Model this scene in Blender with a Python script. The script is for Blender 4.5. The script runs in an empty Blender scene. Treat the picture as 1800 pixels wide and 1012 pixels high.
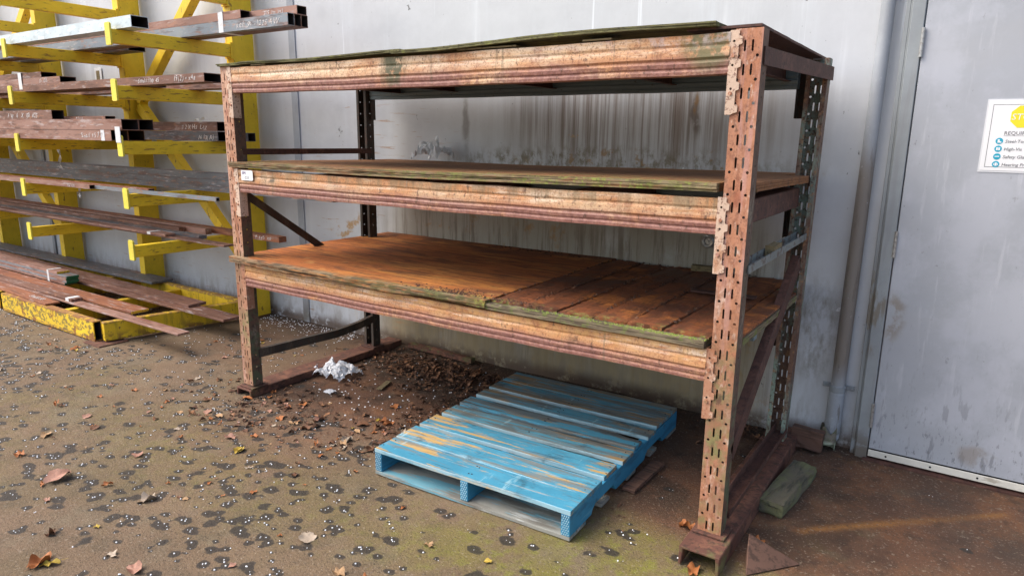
import bpy, bmesh, math, random
import numpy as np
from mathutils import Vector, Matrix, Euler
from mathutils.geometry import tessellate_polygon
random.seed(7); rng = np.random.default_rng(11)
SC = bpy.context.scene
COL = SC.collection

# ------------------------------------------------------------------ camera
F_PX, YAW, PITCH, ROLL, CAMH = 1206.14, .5891, .2177, .0124, 1.57
fw = Vector((-math.sin(YAW)*math.cos(PITCH), math.cos(YAW)*math.cos(PITCH), -math.sin(PITCH)))
rt = Vector((math.cos(YAW), math.sin(YAW), 0)); up = rt.cross(fw)
r2 = math.cos(ROLL)*rt + math.sin(ROLL)*up; u2 = -math.sin(ROLL)*rt + math.cos(ROLL)*up
cam = bpy.data.cameras.new('camera'); cam_o = bpy.data.objects.new('camera', cam); COL.objects.link(cam_o)
M = Matrix.Identity(4)
for i in range(3):
    M[i][0], M[i][1], M[i][2] = r2[i], u2[i], -fw[i]
M[2][3] = CAMH
cam_o.matrix_world = M
cam.sensor_width = 36; cam.lens = 36*F_PX/1800; cam.clip_start = .05; cam.clip_end = 400
SC.camera = cam_o
# ------------------------------------------------------------------ light
SUN_EL, SUN_AZ = math.radians(50), math.radians(232)     # direction the light comes from (clockwise from +y)
world = bpy.data.worlds.new('World'); SC.world = world; world.use_nodes = True
wn = world.node_tree.nodes; wl = world.node_tree.links
sky = wn.new('ShaderNodeTexSky'); sky.sky_type = 'NISHITA'; sky.sun_disc = False
sky.sun_elevation = SUN_EL; sky.sun_rotation = SUN_AZ; sky.air_density = 1.0; sky.dust_density = 3.5; sky.ozone_density = .6
bg = wn['Background']; bg.inputs['Strength'].default_value = .15
wl.new(sky.outputs[0], bg.inputs['Color'])
sun = bpy.data.lights.new('sun', 'SUN'); sun.energy = 1.5; sun.angle = math.radians(50); sun.color = (1, .95, .88)
sun_o = bpy.data.objects.new('sun', sun); COL.objects.link(sun_o)
d = Vector((math.sin(SUN_AZ)*math.cos(SUN_EL), math.cos(SUN_AZ)*math.cos(SUN_EL), math.sin(SUN_EL)))
sun_o.rotation_euler = d.to_track_quat('Z', 'Y').to_euler()
SC.view_settings.view_transform = 'Standard'; SC.view_settings.look = 'None'
SC.view_settings.exposure = 0.96; SC.view_settings.gamma = 1; SC.view_settings.use_curve_mapping = False

# ------------------------------------------------------------------ material helper
class NT:
    def __init__(s, m):
        s.t = m.node_tree; s.n = s.t.nodes; s.l = s.t.links
    def new(s, k, **kw):
        x = s.n.new(k)
        for a, b in kw.items(): setattr(x, a, b)
        return x
    def put(s, sock, v):
        if hasattr(v, 'links') or isinstance(v, bpy.types.NodeSocket): s.l.new(v, sock)
        else: sock.default_value = v
    def math(s, op, a, b=0., clamp=False):
        x = s.new('ShaderNodeMath', operation=op, use_clamp=clamp); s.put(x.inputs[0], a); s.put(x.inputs[1], b); return x.outputs[0]
    def ramp(s, v, lo, hi):
        x = s.new('ShaderNodeMapRange', interpolation_type='SMOOTHSTEP')
        s.put(x.inputs['Value'], v)
        if lo < hi: x.inputs[1].default_value = lo; x.inputs[2].default_value = hi; x.inputs[3].default_value = 0; x.inputs[4].default_value = 1
        else: x.inputs[1].default_value = hi; x.inputs[2].default_value = lo; x.inputs[3].default_value = 1; x.inputs[4].default_value = 0
        return x.outputs[0]
    def noise(s, vec, scale, detail=6, rough=.6, dist=0, seed=0, kind='noise'):
        mp = s.new('ShaderNodeMapping'); s.l.new(vec, mp.inputs[0])
        sc = scale if isinstance(scale, tuple) else (scale,)*3
        mp.inputs['Scale'].default_value = sc; mp.inputs['Location'].default_value = (seed*1.37, seed*2.11, seed*.73)
        if kind == 'noise':
            x = s.new('ShaderNodeTexNoise'); x.inputs['Scale'].default_value = 1; x.inputs['Detail'].default_value = detail
            x.inputs['Roughness'].default_value = rough; x.inputs['Distortion'].default_value = dist
            s.l.new(mp.outputs[0], x.inputs['Vector']); return x.outputs['Fac']
        if kind == 'vor':
            x = s.new('ShaderNodeTexVoronoi'); x.inputs['Scale'].default_value = 1
            s.l.new(mp.outputs[0], x.inputs['Vector']); return x.outputs['Distance']
        if kind == 'wave':
            x = s.new('ShaderNodeTexWave'); x.inputs['Scale'].default_value = 1; x.inputs['Distortion'].default_value = dist
            x.inputs['Detail'].default_value = detail
            s.l.new(mp.outputs[0], x.inputs['Vector']); return x.outputs['Fac']

def L(c, s=5, lo=.45, hi=.6, d=6, r=.65, dist=0, k=1, kind='noise', m=(), rough=None, h=0):
    return dict(c=c, s=s, lo=lo, hi=hi, d=d, r=r, dist=dist, k=k, kind=kind, m=m, rough=rough, h=h)

MATS = {}
def mat(name, base, layers=(), rough=.8, metal=0., bump=(60, .15), spec=.4, rnd=False, warp=.04, var=.12, seed0=0, bd=.004):
    m = bpy.data.materials.new(name); m.use_nodes = True; MATS[name] = m
    t = NT(m); bs = t.n['Principled BSDF']
    tc = t.new('ShaderNodeTexCoord'); vec = tc.outputs['Object']
    if rnd:
        oi = t.new('ShaderNodeObjectInfo'); v = t.new('ShaderNodeVectorMath', operation='MULTIPLY_ADD')
        cmb = t.new('ShaderNodeCombineXYZ')
        for i in range(3): t.l.new(oi.outputs['Random'], cmb.inputs[i])
        t.l.new(cmb.outputs[0], v.inputs[0]); v.inputs[1].default_value = (37, 53, 29); t.l.new(vec, v.inputs[2]); vec = v.outputs[0]
    sep = t.new('ShaderNodeSeparateXYZ')
    # warped coordinates so that masks have ragged borders
    wnz = t.new('ShaderNodeTexNoise'); wnz.inputs['Scale'].default_value = 9; wnz.inputs['Detail'].default_value = 4; t.l.new(vec, wnz.inputs['Vector'])
    wv = t.new('ShaderNodeVectorMath', operation='MULTIPLY_ADD'); t.l.new(wnz.outputs['Color'], wv.inputs[0]); wv.inputs[1].default_value = (warp*2,)*3
    wa = t.new('ShaderNodeVectorMath', operation='SUBTRACT'); t.l.new(tc.outputs['Object'], wa.inputs[0]); wa.inputs[1].default_value = (warp,)*3
    t.l.new(wa.outputs[0], wv.inputs[2]); t.l.new(wv.outputs[0], sep.inputs[0]); wvec = wv.outputs[0]
    # base with a little tonal variation
    mix = t.new('ShaderNodeMix', data_type='RGBA')
    b = tuple(base)+(1,)
    mix.inputs[6].default_value = tuple(x*(1-var) for x in base)+(1,); mix.inputs[7].default_value = tuple(min(1, x*(1+var)) for x in base)+(1,)
    t.l.new(t.ramp(t.noise(vec, 3.1, 8, .7, seed=seed0), .3, .7), mix.inputs[0]); col = mix.outputs[2]
    rg = rough; hgt = None
    for i, y in enumerate(layers):
        if y['kind'] == 'one': f = 1.0
        elif y['kind'] == 'attr': 
            at = t.new('ShaderNodeAttribute', attribute_name=y['s'])
            f = t.ramp(at.outputs['Fac'], y['lo'], y['hi'])
        else: f = t.ramp(t.noise(vec, y['s'], y['d'], y['r'], y['dist'], seed=i+3+seed0, kind=y['kind']), y['lo'], y['hi'])
        for q in y['m']:
            if q[0] in 'xyz': g = t.ramp(sep.outputs['xyz'.index(q[0])], q[1], q[2])
            elif q[0] == 'ell':
                a = t.new('ShaderNodeVectorMath', operation='SUBTRACT'); t.l.new(wvec, a.inputs[0]); a.inputs[1].default_value = q[1]
                e = t.new('ShaderNodeVectorMath', operation='DIVIDE'); t.l.new(a.outputs[0], e.inputs[0]); e.inputs[1].default_value = q[2]
                le = t.new('ShaderNodeVectorMath', operation='LENGTH'); t.l.new(e.outputs[0], le.inputs[0])
                g = t.ramp(le.outputs['Value'], 1.0, q[3] if len(q) > 3 else .3)
            elif q[0] == 'attr':
                at = t.new('ShaderNodeAttribute', attribute_name=q[1]); g = at.outputs['Fac']
            elif q[0] == 'up':
                ge = t.new('ShaderNodeNewGeometry'); s2 = t.new('ShaderNodeSeparateXYZ'); t.l.new(ge.outputs['Normal'], s2.inputs[0]); g = t.ramp(s2.outputs[2], q[1], q[2])
            elif q[0] == 'ny':
                ge = t.new('ShaderNodeNewGeometry'); s2 = t.new('ShaderNodeSeparateXYZ'); t.l.new(ge.outputs['Normal'], s2.inputs[0]); g = t.ramp(s2.outputs[1], -.5, -.8)
            elif q[0] == 'n': g = t.ramp(t.noise(vec, q[1], 5, .6, seed=i+31), q[2], q[3])
            f = t.math('MULTIPLY', f, g)
        if y['k'] != 1: f = t.math('MULTIPLY', f, y['k'])
        mx = t.new('ShaderNodeMix', data_type='RGBA'); t.put(mx.inputs[0], f); t.l.new(col, mx.inputs[6]); mx.inputs[7].default_value = tuple(y['c'])+(1,)
        col = mx.outputs[2]
        if y['rough'] is not None:
            mr = t.new('ShaderNodeMix'); t.put(mr.inputs[0], f); t.put(mr.inputs[2], rg); mr.inputs[3].default_value = y['rough']; rg = mr.outputs[0]
        if y['h']:
            hh = t.math('MULTIPLY', f, y['h']); hgt = hh if hgt is None else t.math('ADD', hgt, hh)
    t.l.new(col, bs.inputs['Base Color']); t.put(bs.inputs['Roughness'], rg); bs.inputs['Metallic'].default_value = metal
    bs.inputs['Specular IOR Level'].default_value = spec
    if bump:
        nb = t.noise(vec, bump[0], 6, .7, seed=77)
        if hgt is not None: nb = t.math('ADD', nb, hgt)
        bp = t.new('ShaderNodeBump'); bp.inputs['Strength'].default_value = bump[1]; bp.inputs['Distance'].default_value = bd
        t.l.new(nb, bp.inputs['Height']); t.l.new(bp.outputs[0], bs.inputs['Normal'])
    return m

RB, DR, OR, PK, CR = (.16, .062, .032), (.055, .028, .02), (.36, .13, .04), (.27, .12, .085), (.66, .46, .28)
# worn beam paint: cream on rust, purple brown low on every beam (the rack's own heights)
def beam_layers(z0, zt):
    h = zt-z0
    return [L((.52, .23, .085), (2.6, 3, 9), .42, .60, k=.88), L((.36, .14, .06), (12, 12, 16), .50, .64, d=9, r=.75, k=.7), L((.80, .66, .50), (3, 3, 26), .50, .66, d=9, r=.72, k=.75, m=(('z', z0+h*.42, z0+h*.60),)), L((.24, .13, .07), (26, 3, .9), .56, .68, k=.5), L((.70, .56, .44), (2.5, 2, 30), .52, .68, k=.75, m=(('z', z0+h*.4, z0+h*.75),)),
        L((.31, .15, .13), (3, 3, 8), .30, .52, m=(('z', z0+h*.56, z0+h*.22),), k=.92),
        L((.20, .085, .07), 45, .44, .56, m=(('z', z0+h*.55, z0+h*.12),), k=.75),
        L((.10, .05, .03), (9, 9, 3), .60, .70, d=9, k=.6), L((.24, .095, .05), 120, .50, .62, k=.65), L((.09, .045, .03), (50, 50, 30), .60, .67, k=.8),
        L((.17, .13, .085), (40, 1, 1.6), .60, .70, k=.55), L((.62, .58, .50), (14, 1, 2.2), .62, .72, k=.6, m=(('z', z0+h*.3, z0+h*.8),))]
mat('beam_top', CR, beam_layers(1.785, 1.917)+[
    L((.075, .08, .04), 25, .35, .5, m=(('ell', (-2.27, 2.4, 1.87), (.10, .3, .12), .4),), k=.93),
    L((.12, .13, .06), 30, .33, .52, m=(('ell', (-.80, 2.4, 1.90), (.15, .3, .13), .5),), k=.85),
    L((.6, .5, .5), 20, .45, .6, m=(('x', -1.6, -1.0), ('z', 1.86, 1.90)), k=.5)], rough=.55, bump=(120, .35), spec=.35, warp=.02)
mat('beam_mid', (.54, .36, .21), beam_layers(1.24, 1.367)+[
    L((.22, .17, .10), (18, 1, 1), .45, .62, k=.6, m=(('z', 1.29, 1.35),)),
    L((.06, .05, .03), 25, .4, .55, m=(('ell', (-3.2, 2.4, 1.32), (.09, .3, .02), .3),), k=.8)], rough=.55, bump=(120, .35), spec=.35, warp=.02)
mat('beam_low', (.52, .29, .14), beam_layers(.693, .816)+[L((.62, .36, .13), 30, .42, .6, k=.6, m=(('z', .74, .80),))], rough=.6, bump=(120, .35), spec=.35, warp=.02)
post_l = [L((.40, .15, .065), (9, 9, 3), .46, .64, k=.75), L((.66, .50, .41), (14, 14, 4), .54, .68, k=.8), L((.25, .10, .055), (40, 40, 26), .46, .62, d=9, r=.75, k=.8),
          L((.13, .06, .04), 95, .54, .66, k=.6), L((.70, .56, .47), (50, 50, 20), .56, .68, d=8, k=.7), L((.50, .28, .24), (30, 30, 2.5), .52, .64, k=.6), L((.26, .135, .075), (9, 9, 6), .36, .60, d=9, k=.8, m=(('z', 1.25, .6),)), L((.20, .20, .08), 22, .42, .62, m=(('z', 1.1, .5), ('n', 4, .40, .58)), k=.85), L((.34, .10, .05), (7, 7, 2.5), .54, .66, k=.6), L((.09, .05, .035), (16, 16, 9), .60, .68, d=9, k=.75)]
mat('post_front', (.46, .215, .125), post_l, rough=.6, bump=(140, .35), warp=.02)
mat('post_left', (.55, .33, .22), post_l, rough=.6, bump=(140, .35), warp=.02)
mat('post_side_shaded', (.13, .075, .05), [L((.26, .22, .17), (14, 14, 5), .54, .66, k=.7), L((.07, .05, .04), 40, .48, .6, k=.8), L((.10, .13, .07), 16, .45, .6, m=(('z', 1.5, .4),), k=.8)], rough=.7, bump=(140, .3))  # flanges: rust and green, with the shade away from the sun painted in
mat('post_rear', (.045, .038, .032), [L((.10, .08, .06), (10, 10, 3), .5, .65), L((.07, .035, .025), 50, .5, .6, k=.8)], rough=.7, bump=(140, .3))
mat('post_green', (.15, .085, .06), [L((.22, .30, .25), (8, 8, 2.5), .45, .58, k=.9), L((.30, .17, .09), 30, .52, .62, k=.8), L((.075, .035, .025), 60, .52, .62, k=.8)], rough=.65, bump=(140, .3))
mat('connector_paint', (.60, .44, .33), [L((.45, .24, .14), (16, 16, 10), .54, .66), L((.16, .07, .05), 90, .54, .62, k=.8), L((.35, .14, .07), 20, .3, .5, m=(('z', 1.15, .8),), k=.8)], rough=.55, bump=(140, .3), warp=.02)
mat('dark_rust', (.085, .038, .028), [L((.15, .07, .05), (12, 12, 12), .5, .65, k=.8), L((.035, .02, .016), 50, .5, .62, k=.7), L((.24, .13, .09), 120, .63, .70, k=.5)], rough=.7, bump=(120, .35))
mat('base_rust', (.12, .052, .036), [L((.20, .09, .055), 14, .48, .62, k=.8), L((.05, .03, .022), 28, .5, .62, k=.75), L((.13, .13, .05), 12, .5, .65, m=(('y', 2.5, 2.3),), k=.8), L((.35, .25, .19), 150, .66, .72, k=.4)], rough=.85, bump=(100, .5))
mat('blue_steel', (.17, .23, .26), [L((.16, .19, .20), (3, 3, 20), .5, .7, k=.5), L((.07, .05, .04), 40, .6, .68, k=.6)], rough=.5, bump=(60, .1))
mat('grey_rail', (.20, .22, .21), [L((.10, .06, .045), 25, .5, .62, k=.9), L((.28, .3, .28), 60, .6, .7, k=.6)], rough=.6, bump=(100, .25))
GP, MO = (.115, .085, .05), (.20, .24, .035)
mat('ply_top', (.16, .15, .07), [L((.08, .075, .04), (5, 40, 90), .45, .6, k=.8), L((.22, .23, .07), 22, .5, .62, m=(('n', 3, .4, .6),), k=.8), L((.05, .045, .03), 60, .55, .65, k=.7)], rough=.95, bump=(90, .6), bd=.01)
mat('ply_mid', (.23, .105, .045), [L((.28, .13, .05), (2, 22, 22), .48, .62, k=.7), L((.11, .05, .025), (8, 30, 30), .5, .64, k=.8),
    L((.27, .22, .13), (6, 10, 110), .35, .6, k=.9, m=(('y', 2.425, 2.405),)), L((.09, .065, .035), (8, 10, 150), .48, .58, k=.8, m=(('y', 2.425, 2.405),)),
    L((.17, .18, .05), 28, .44, .64, k=.85, m=(('y', 2.95, 2.45), ('n', 3.3, .38, .58))), L((.27, .31, .07), 60, .5, .62, k=.9, m=(('y', 2.50, 2.40), ('x', -2.6, -1.4), ('n', 6, .42, .56)))], rough=.9, bump=(80, .5), bd=.008, warp=.02)
mat('ply_low', (.42, .13, .030), [L((.60, .25, .055), (1.2, 5, 16), .46, .64, d=9, k=.8), L((.13, .05, .025), (1.2, 2.2, 3), .50, .68, d=9, k=.75), L((.15, .055, .022), (3, 26, 26), .47, .6, k=.8), L((.07, .03, .018), (10, 60, 40), .56, .66, k=.7),
    L((.50, .26, .08), 7, .56, .68, k=.6, m=(('y', 3.0, 2.5),)), L((.10, .04, .02), 5, .4, .6, k=.75, m=(('y', 3.3, 3.7),)),
    L((.26, .20, .12), (6, 10, 110), .35, .6, k=.9, m=(('y', 2.425, 2.40),)), L((.085, .06, .035), (8, 10, 150), .47, .58, k=.85, m=(('y', 2.425, 2.40),)),
    L((.11, .11, .04), 22, .38, .6, k=.75, m=(('y', 2.46, 2.405), ('x', -3.1, -2.2))), L((.34, .40, .08), 50, .46, .58, k=.92, m=(('y', 2.50, 2.42), ('x', -2.6, -1.1), ('n', 7, .46, .58)))], rough=.85, bump=(80, .55), bd=.008, warp=.015)
mat('plank_rot', (.24, .075, .025), [L((.50, .17, .035), (5, 5, 18), .50, .64, d=9, k=.85), L((.09, .04, .03), (3.5, 2.5, 3), .48, .62, d=9, k=.85, rough=.45), L((.09, .035, .018), (5, 70, 40), .48, .60, k=.7), L((.12, .045, .02), (30, 6, 30), .50, .62, k=.8), L((.05, .024, .015), (50, 8, 40), .60, .70, k=.7), L((.12, .09, .06), 6, .56, .68, k=.6, m=(('y', 2.8, 3.3),)),
    L((.24, .27, .07), 50, .46, .60, k=.8, m=(('y', 2.50, 2.43), ('n', 8, .46, .58)))], rough=.75, bump=(70, .7), bd=.012, rnd=False)
mat('ply_edge', (.20, .16, .10), [L((.08, .06, .04), (6, 10, 150), .46, .58, k=.9), L((.34, .29, .2), (20, 10, 160), .6, .7, k=.7), L((.16, .19, .05), 24, .5, .62, k=.8)], rough=.95, bump=(90, .5))
mat('plywood_raw', (.22, .17, .09), [L((.12, .10, .05), 40, .5, .62)], rough=.9)
# pallet
BL = (.06, .27, .40)
def pal(base, wear, wcol, dirt):
    return [L((.13, .42, .56), (3, 12, 12), .5, .7, k=.5), L(wcol, (1.5, 13, 13), wear, wear+.05, d=10, r=.72, k=.92), L((.50, .52, .50), (2.2, 50, 50), .60, .66, k=.5), L((.20, .19, .16), (1.6, 30, 30), dirt-.02, dirt+.05, k=.8), L((.42, .62, .66), (26, 5, 5), .6, .66, k=.7, m=(('n', 1.5, .45, .6),)),
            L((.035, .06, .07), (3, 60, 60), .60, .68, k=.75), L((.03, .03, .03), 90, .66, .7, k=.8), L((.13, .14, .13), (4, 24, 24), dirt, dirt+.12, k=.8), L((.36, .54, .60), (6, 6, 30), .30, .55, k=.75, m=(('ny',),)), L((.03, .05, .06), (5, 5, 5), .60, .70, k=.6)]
YE = (.56, .34, .10)
mat('pallet_blue', BL, pal(BL, .525, YE, .57), rough=.5, bump=(60, .25), rnd=True)
mat('pallet_worn', (.085, .31, .42), pal(BL, .505, (.44, .25, .07), .49), rough=.6, bump=(60, .35), rnd=True)
mat('pallet_grey', (.12, .16, .17), [L((.20, .19, .16), (2, 30, 30), .5, .6), L((.05, .06, .06), (3, 40, 40), .5, .62, k=.8), L((.08, .30, .42), (1.6, 14, 14), .56, .6), L((.42, .25, .07), (1.5, 22, 22), .62, .66)], rough=.7, bump=(60, .4), rnd=True)
mat('pallet_under', (.26, .26, .23), [L((.14, .13, .11), (3, 18, 18), .5, .62, k=.8), L((.10, .34, .44), (2, 14, 14), .54, .62, k=.8), L((.55, .58, .56), (3, 30, 30), .62, .68, k=.6)], rough=.8, bump=(60, .3), rnd=True)
mat('mesh_plate', (.42, .62, .70), rough=.4, metal=.3, bump=None)
mat('pallet_side', (.04, .25, .42), [L((.03, .15, .26), (5, 5, 20), .5, .62, k=.8), L((.16, .42, .55), (3, 3, 18), .6, .66, k=.5), L((.05, .05, .045), 14, .6, .7, k=.6)], rough=.6, bump=(60, .25), rnd=True)
# yellow rack
YW = (.80, .55, .025)
mat('yellow_paint', YW, [L((.66, .42, .015), (5, 5, 2), .5, .68, k=.6), L((.22, .10, .03), (20, 20, 9), .60, .66, d=9, k=.8), L((.13, .055, .025), (90, 90, 40), .64, .70, k=.85), L((.07, .04, .03), (40, 8, 8), .70, .74, k=.6)], rough=.5, bump=(40, .12), warp=.02)
mat('yellow_arm', YW, [L((.66, .41, .015), (5, 2, 5), .5, .68, k=.7), L((.24, .11, .03), (40, 10, 60), .57, .64, d=9, k=.8), L((.12, .05, .025), (60, 14, 60), .64, .69, k=.9)], rough=.5, bump=(40, .15), rnd=True)
mat('yellow_tip', (.78, .66, .08), [L((.5, .38, .05), 60, .55, .65, k=.6)], rough=.5, bump=(60, .15), rnd=True)
mat('yellow_scraped', (.78, .52, .03), [L((.16, .13, .05), (14, 14, 22), .48, .56, k=.92, dist=1.5), L((.24, .09, .03), (8, 8, 8), .56, .62, k=.9), L((.26, .10, .04), (3, 3, 40), .35, .6, k=.9, m=(('z', .045, .02),)), L((.28, .12, .06), 20, .3, .5, k=.9, m=(('z', .150, .165),))], rough=.6, bump=(60, .35), warp=.01)
mat('yellow_base', (.74, .49, .02), [L((.20, .085, .03), (12, 12, 16), .46, .56, k=.85, m=(('z', .10, .03),)), L((.22, .10, .05), 24, .35, .55, k=.85, m=(('z', .145, .165),)), L((.16, .07, .03), 30, .62, .67, k=.9), L((.30, .2, .02), (20, 20, 3), .5, .65, k=.6)], rough=.6, bump=(60, .3), warp=.02)
# steel stock
mat('galvanised', (.52, .60, .65), [L((.68, .74, .77), (8, 30, 30), .5, .6, k=.8), L((.36, .42, .46), (20, 40, 40), .55, .65, k=.7), L((.75, .77, .78), (3, 3, 60), .6, .7, k=.5)], rough=.42, metal=.45, bump=(50, .1))
def steel(base, rust, a=.5): 
    return dict(base=base, layers=[L(rust, (2.5, 14, 14), a, a+.12, k=.85), L((.50, .44, .43), (6, 40, 40), .55, .66, d=9, k=.6), L((.08, .04, .03), (5, 30, 30), .52, .66, d=9, k=.65), L((.40, .19, .10), (12, 40, 40), .56, .66, d=9, k=.6)])
mat('steel_brown', rough=.6, bump=(80, .2), rnd=True, metal=.1, **steel((.20, .10, .07), (.12, .052, .032)))
mat('steel_pink', rough=.6, bump=(80, .2), rnd=True, metal=.1, **steel((.31, .175, .135), (.19, .08, .052)))
mat('steel_mill', rough=.45, bump=(80, .15), rnd=True, metal=.3, **steel((.22, .25, .28), (.24, .12, .085), .54))
mat('steel_dark', rough=.55, bump=(80, .15), rnd=True, metal=.2, **steel((.12, .125, .135), (.13, .075, .06), .52))
mat('steel_orange', rough=.7, bump=(80, .2), rnd=True, **steel((.27, .10, .045), (.19, .07, .04)))
mat('tube_inside', (.03, .022, .02), rough=.9, bump=None)
mat('green_end', (.02, .13, .05), rough=.6, bump=None)
mat('yellow_end', (.62, .40, .03), [L((.3, .16, .05), 60, .5, .62)], rough=.6)
mat('chalk', (.72, .69, .67), [L((.35, .25, .22), 160, .5, .6, k=.8)], rough=.9, bump=None)
mat('white_tape', (.74, .75, .76), [L((.55, .55, .55), 40, .5, .65, k=.6)], rough=.5, bump=(30, .2))
# building
wallstain_highlight = [L((.62, .66, .70), (5, 1, .5), .5, .7, k=.5), L((.30, .32, .35), (.8, 1, 1.2), .48, .75, k=.35), L((.74, .78, .82), (9, 1, .12), .64, .68, k=.7, m=(('z', 1.9, 2.15),)),
    L((.15, .095, .06), (20, 1, .5), .40, .66, d=9, r=.7, k=.75, m=(('ell', (-1.7, 0, 1.62), (1.15, 2, .42), .35),)),
    L((.12, .08, .055), (55, 1, .5), .48, .60, d=6, r=.75, k=.55, m=(('ell', (-1.75, 0, 1.70), (.95, 2, .30), .5),)),
    L((.17, .14, .08), (18, 1, 10), .44, .60, d=9, r=.78, k=.85, m=(('ell', (-1.9, 0, 1.40), (1.5, 2, .15), .4),)), L((.30, .17, .05), (14, 1, 14), .56, .64, d=8, k=.7, m=(('ell', (-1.6, 0, 1.42), (1.2, 2, .12), .4),)),
    L((.10, .07, .05), 9, .3, .5, k=.7, m=(('ell', (-1.31, 0, 1.70), (.035, 2, .16), .4),)), L((.30, .17, .06), 9, .3, .5, k=.7, m=(('ell', (-1.305, 0, 1.76), (.02, 2, .08), .4),)),
    L((.13, .11, .09), 9, .3, .5, k=.6, m=(('ell', (-2.88, 0, 1.66), (.04, 2, .24), .3),)),
    L((.30, .27, .20), (4, 1, 2), .15, .45, d=8, k=.8, m=(('x', -3.9, -3.2), ('x', -.65, -1.0), ('z', 1.3, 1.0))), L((.36, .20, .07), (9, 1, 7), .56, .66, d=9, k=.7, m=(('x', -3.9, -3.2), ('x', -.65, -1.0), ('z', 1.25, 1.0))), L((.13, .10, .07), (26, 1, 1.4), .46, .60, d=9, r=.75, k=.75, m=(('x', -3.9, -3.2), ('x', -.65, -1.0), ('z', 1.2, .9))),
    L((.30, .235, .13), (5, 1, 1.0), .22, .52, d=8, k=.85, m=(('x', -4.0, -3.5), ('x', -.7, -1.1), ('z', .80, .5))),
    L((.42, .24, .07), (5, 1, 6), .54, .62, k=.85, m=(('ell', (-4.05, 0, .86), (.28, 2, .16), .5),)),
    L((.52, .36, .14), (24, 1, .6), .50, .62, k=.7, m=(('ell', (-3.9, 0, .40), (.22, 2, .4), .5),)),
    L((.38, .22, .10), (7, 1, 22), .58, .64, k=.75, m=(('ell', (-3.55, 0, .35), (.7, 2, .35), .4),)),
    L((.36, .19, .08), (3, 1, 50), .62, .66, k=.6, m=(('ell', (-3.5, 0, 1.55), (.7, 2, .3), .4),)),
    L((.19, .165, .12), (12, 1, 5), .40, .64, d=10, r=.72, k=.8, m=(('ell', (-.60, 0, .60), (.16, 2, .40), .3),)),
    L((.22, .19, .15), (14, 1, 5), .42, .66, d=9, k=.7, m=(('z', .34, .03),)), L((.10, .065, .045), 14, .35, .5, k=.9, m=(('z', .13, .03),)),
    L((.10, .10, .10), (9, 1, 5), .685, .70, k=.85, m=(('x', -4.5, -3.9),)), L((.10, .10, .11), (50, 1, 30), .69, .72, k=.85), L((.34, .17, .07), (4, 1, 60), .64, .68, d=8, k=.75, m=(('x', -2.8, -3.4), ('z', 1.9, 1.7))),
    L((.42, .31, .2), (6, 1, 8), .70, .71, k=.8), L((.80, .82, .84), (5, 1, 7), .705, .715, k=.8), L((.74, .77, .80), (3.0, 1, .25), .56, .70, k=.5, m=(('z', 1.4, 2.0),)), L((.74, .77, .80), (40, 1, .5), .60, .66, k=.5, m=(('ell', (-.78, 0, 2.2), (.10, 2, .5), .3),)), L((.12, .11, .11), (45, 1, 12), .70, .73, k=.8, m=(('x', -4.55, -4.3), ('x', -3.4, -3.8)))]  # stains, plus a vertical highlight painted in pale streaks near the top right
mat('wall_paint', (.53, .55, .575), wallstain_highlight, rough=.5, bump=(14, .10), warp=.03, bd=.006, var=.05)
mat('seam_paint', (.33, .355, .39), [L((.3, .27, .25), (30, 30, 2), .6, .7, k=.6), L((.14, .12, .09), 12, .3, .5, m=(('z', .3, .05),), k=.8)], rough=.6)
mat('door_paint', (.375, .395, .43), [L((.30, .31, .33), (60, 1, 16), .58, .66, d=8, k=.6, m=(('z', 1.3, .3),)), L((.55, .57, .60), (30, 1, 3), .56, .70, k=.5), L((.20, .20, .21), (34, 1, 18), .66, .69, k=.7), L((.38, .39, .41), (1.5, 1, 3), .5, .7, k=.5),L((.48, .50, .55), 2.2, .45, .6, k=.6), L((.22, .23, .25), (26, 1, 7), .57, .64, k=.75, m=(('z', .62, .15), )), L((.16, .16, .17), (60, 1, 20), .58, .64, k=.7, m=(('z', .42, .1),)),
    L((.16, .155, .15), (16, 1, 6), .70, .72, k=.8), L((.25, .21, .16), (12, 1, 9), .46, .6, k=.7, m=(('ell', (-.25, 0, .75), (.07, 2, .16), .4),)),
    L((.27, .23, .19), 8, .4, .55, k=.6, m=(('ell', (.16, 0, .14), (.10, 2, .06), .5),)), L((.70, .71, .73), 34, .70, .72, k=.8, m=(('z', .5, .2),))], rough=.45, bump=(10, .08), warp=.03, var=.04)
mat('frame_paint', (.27, .295, .31), [L((.24, .25, .26), (20, 20, 2), .5, .65, k=.6), L((.18, .15, .11), (20, 20, 6), .48, .6, k=.8, m=(('ell', (-.35, 0, .75), (.10, 2, .3), .4),)), L((.13, .10, .07), 14, .35, .5, m=(('z', .2, .03),), k=.8)], rough=.5, bump=(20, .08))
mat('pipe_paint', (.33, .355, .385), [L((.20, .170, .14), (12, 12, 3), .12, .36, k=.9, m=(('z', 1.62, 1.35), ('z', .30, .50))), L((.14, .12, .10), (40, 40, 6), .54, .64, k=.7, m=(('z', 1.7, 1.3),)), L((.62, .64, .66), 60, .67, .69, k=.8), L((.09, .075, .05), 14, .35, .5, k=.9, m=(('z', .16, .06),))], rough=.5, bump=(30, .1))
mat('bare_metal', (.42, .42, .41), [L((.2, .18, .16), 60, .5, .62, k=.6)], rough=.4, metal=.6)
mat('white_strip', (.70, .67, .58), [L((.35, .30, .22), (8, 8, 30), .56, .66, k=.7)], rough=.6)
mat('black_rubber', (.02, .02, .02), rough=.8)
mat('broken_pipe', (.20, .17, .13), [L((.10, .11, .05), 30, .45, .6, k=.8), L((.42, .46, .32), 12, .3, .5, m=(('z', .06, .04),))], rough=.8)
mat('sign_white', (.80, .81, .82), rough=.35, bump=None, var=.01)
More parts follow.
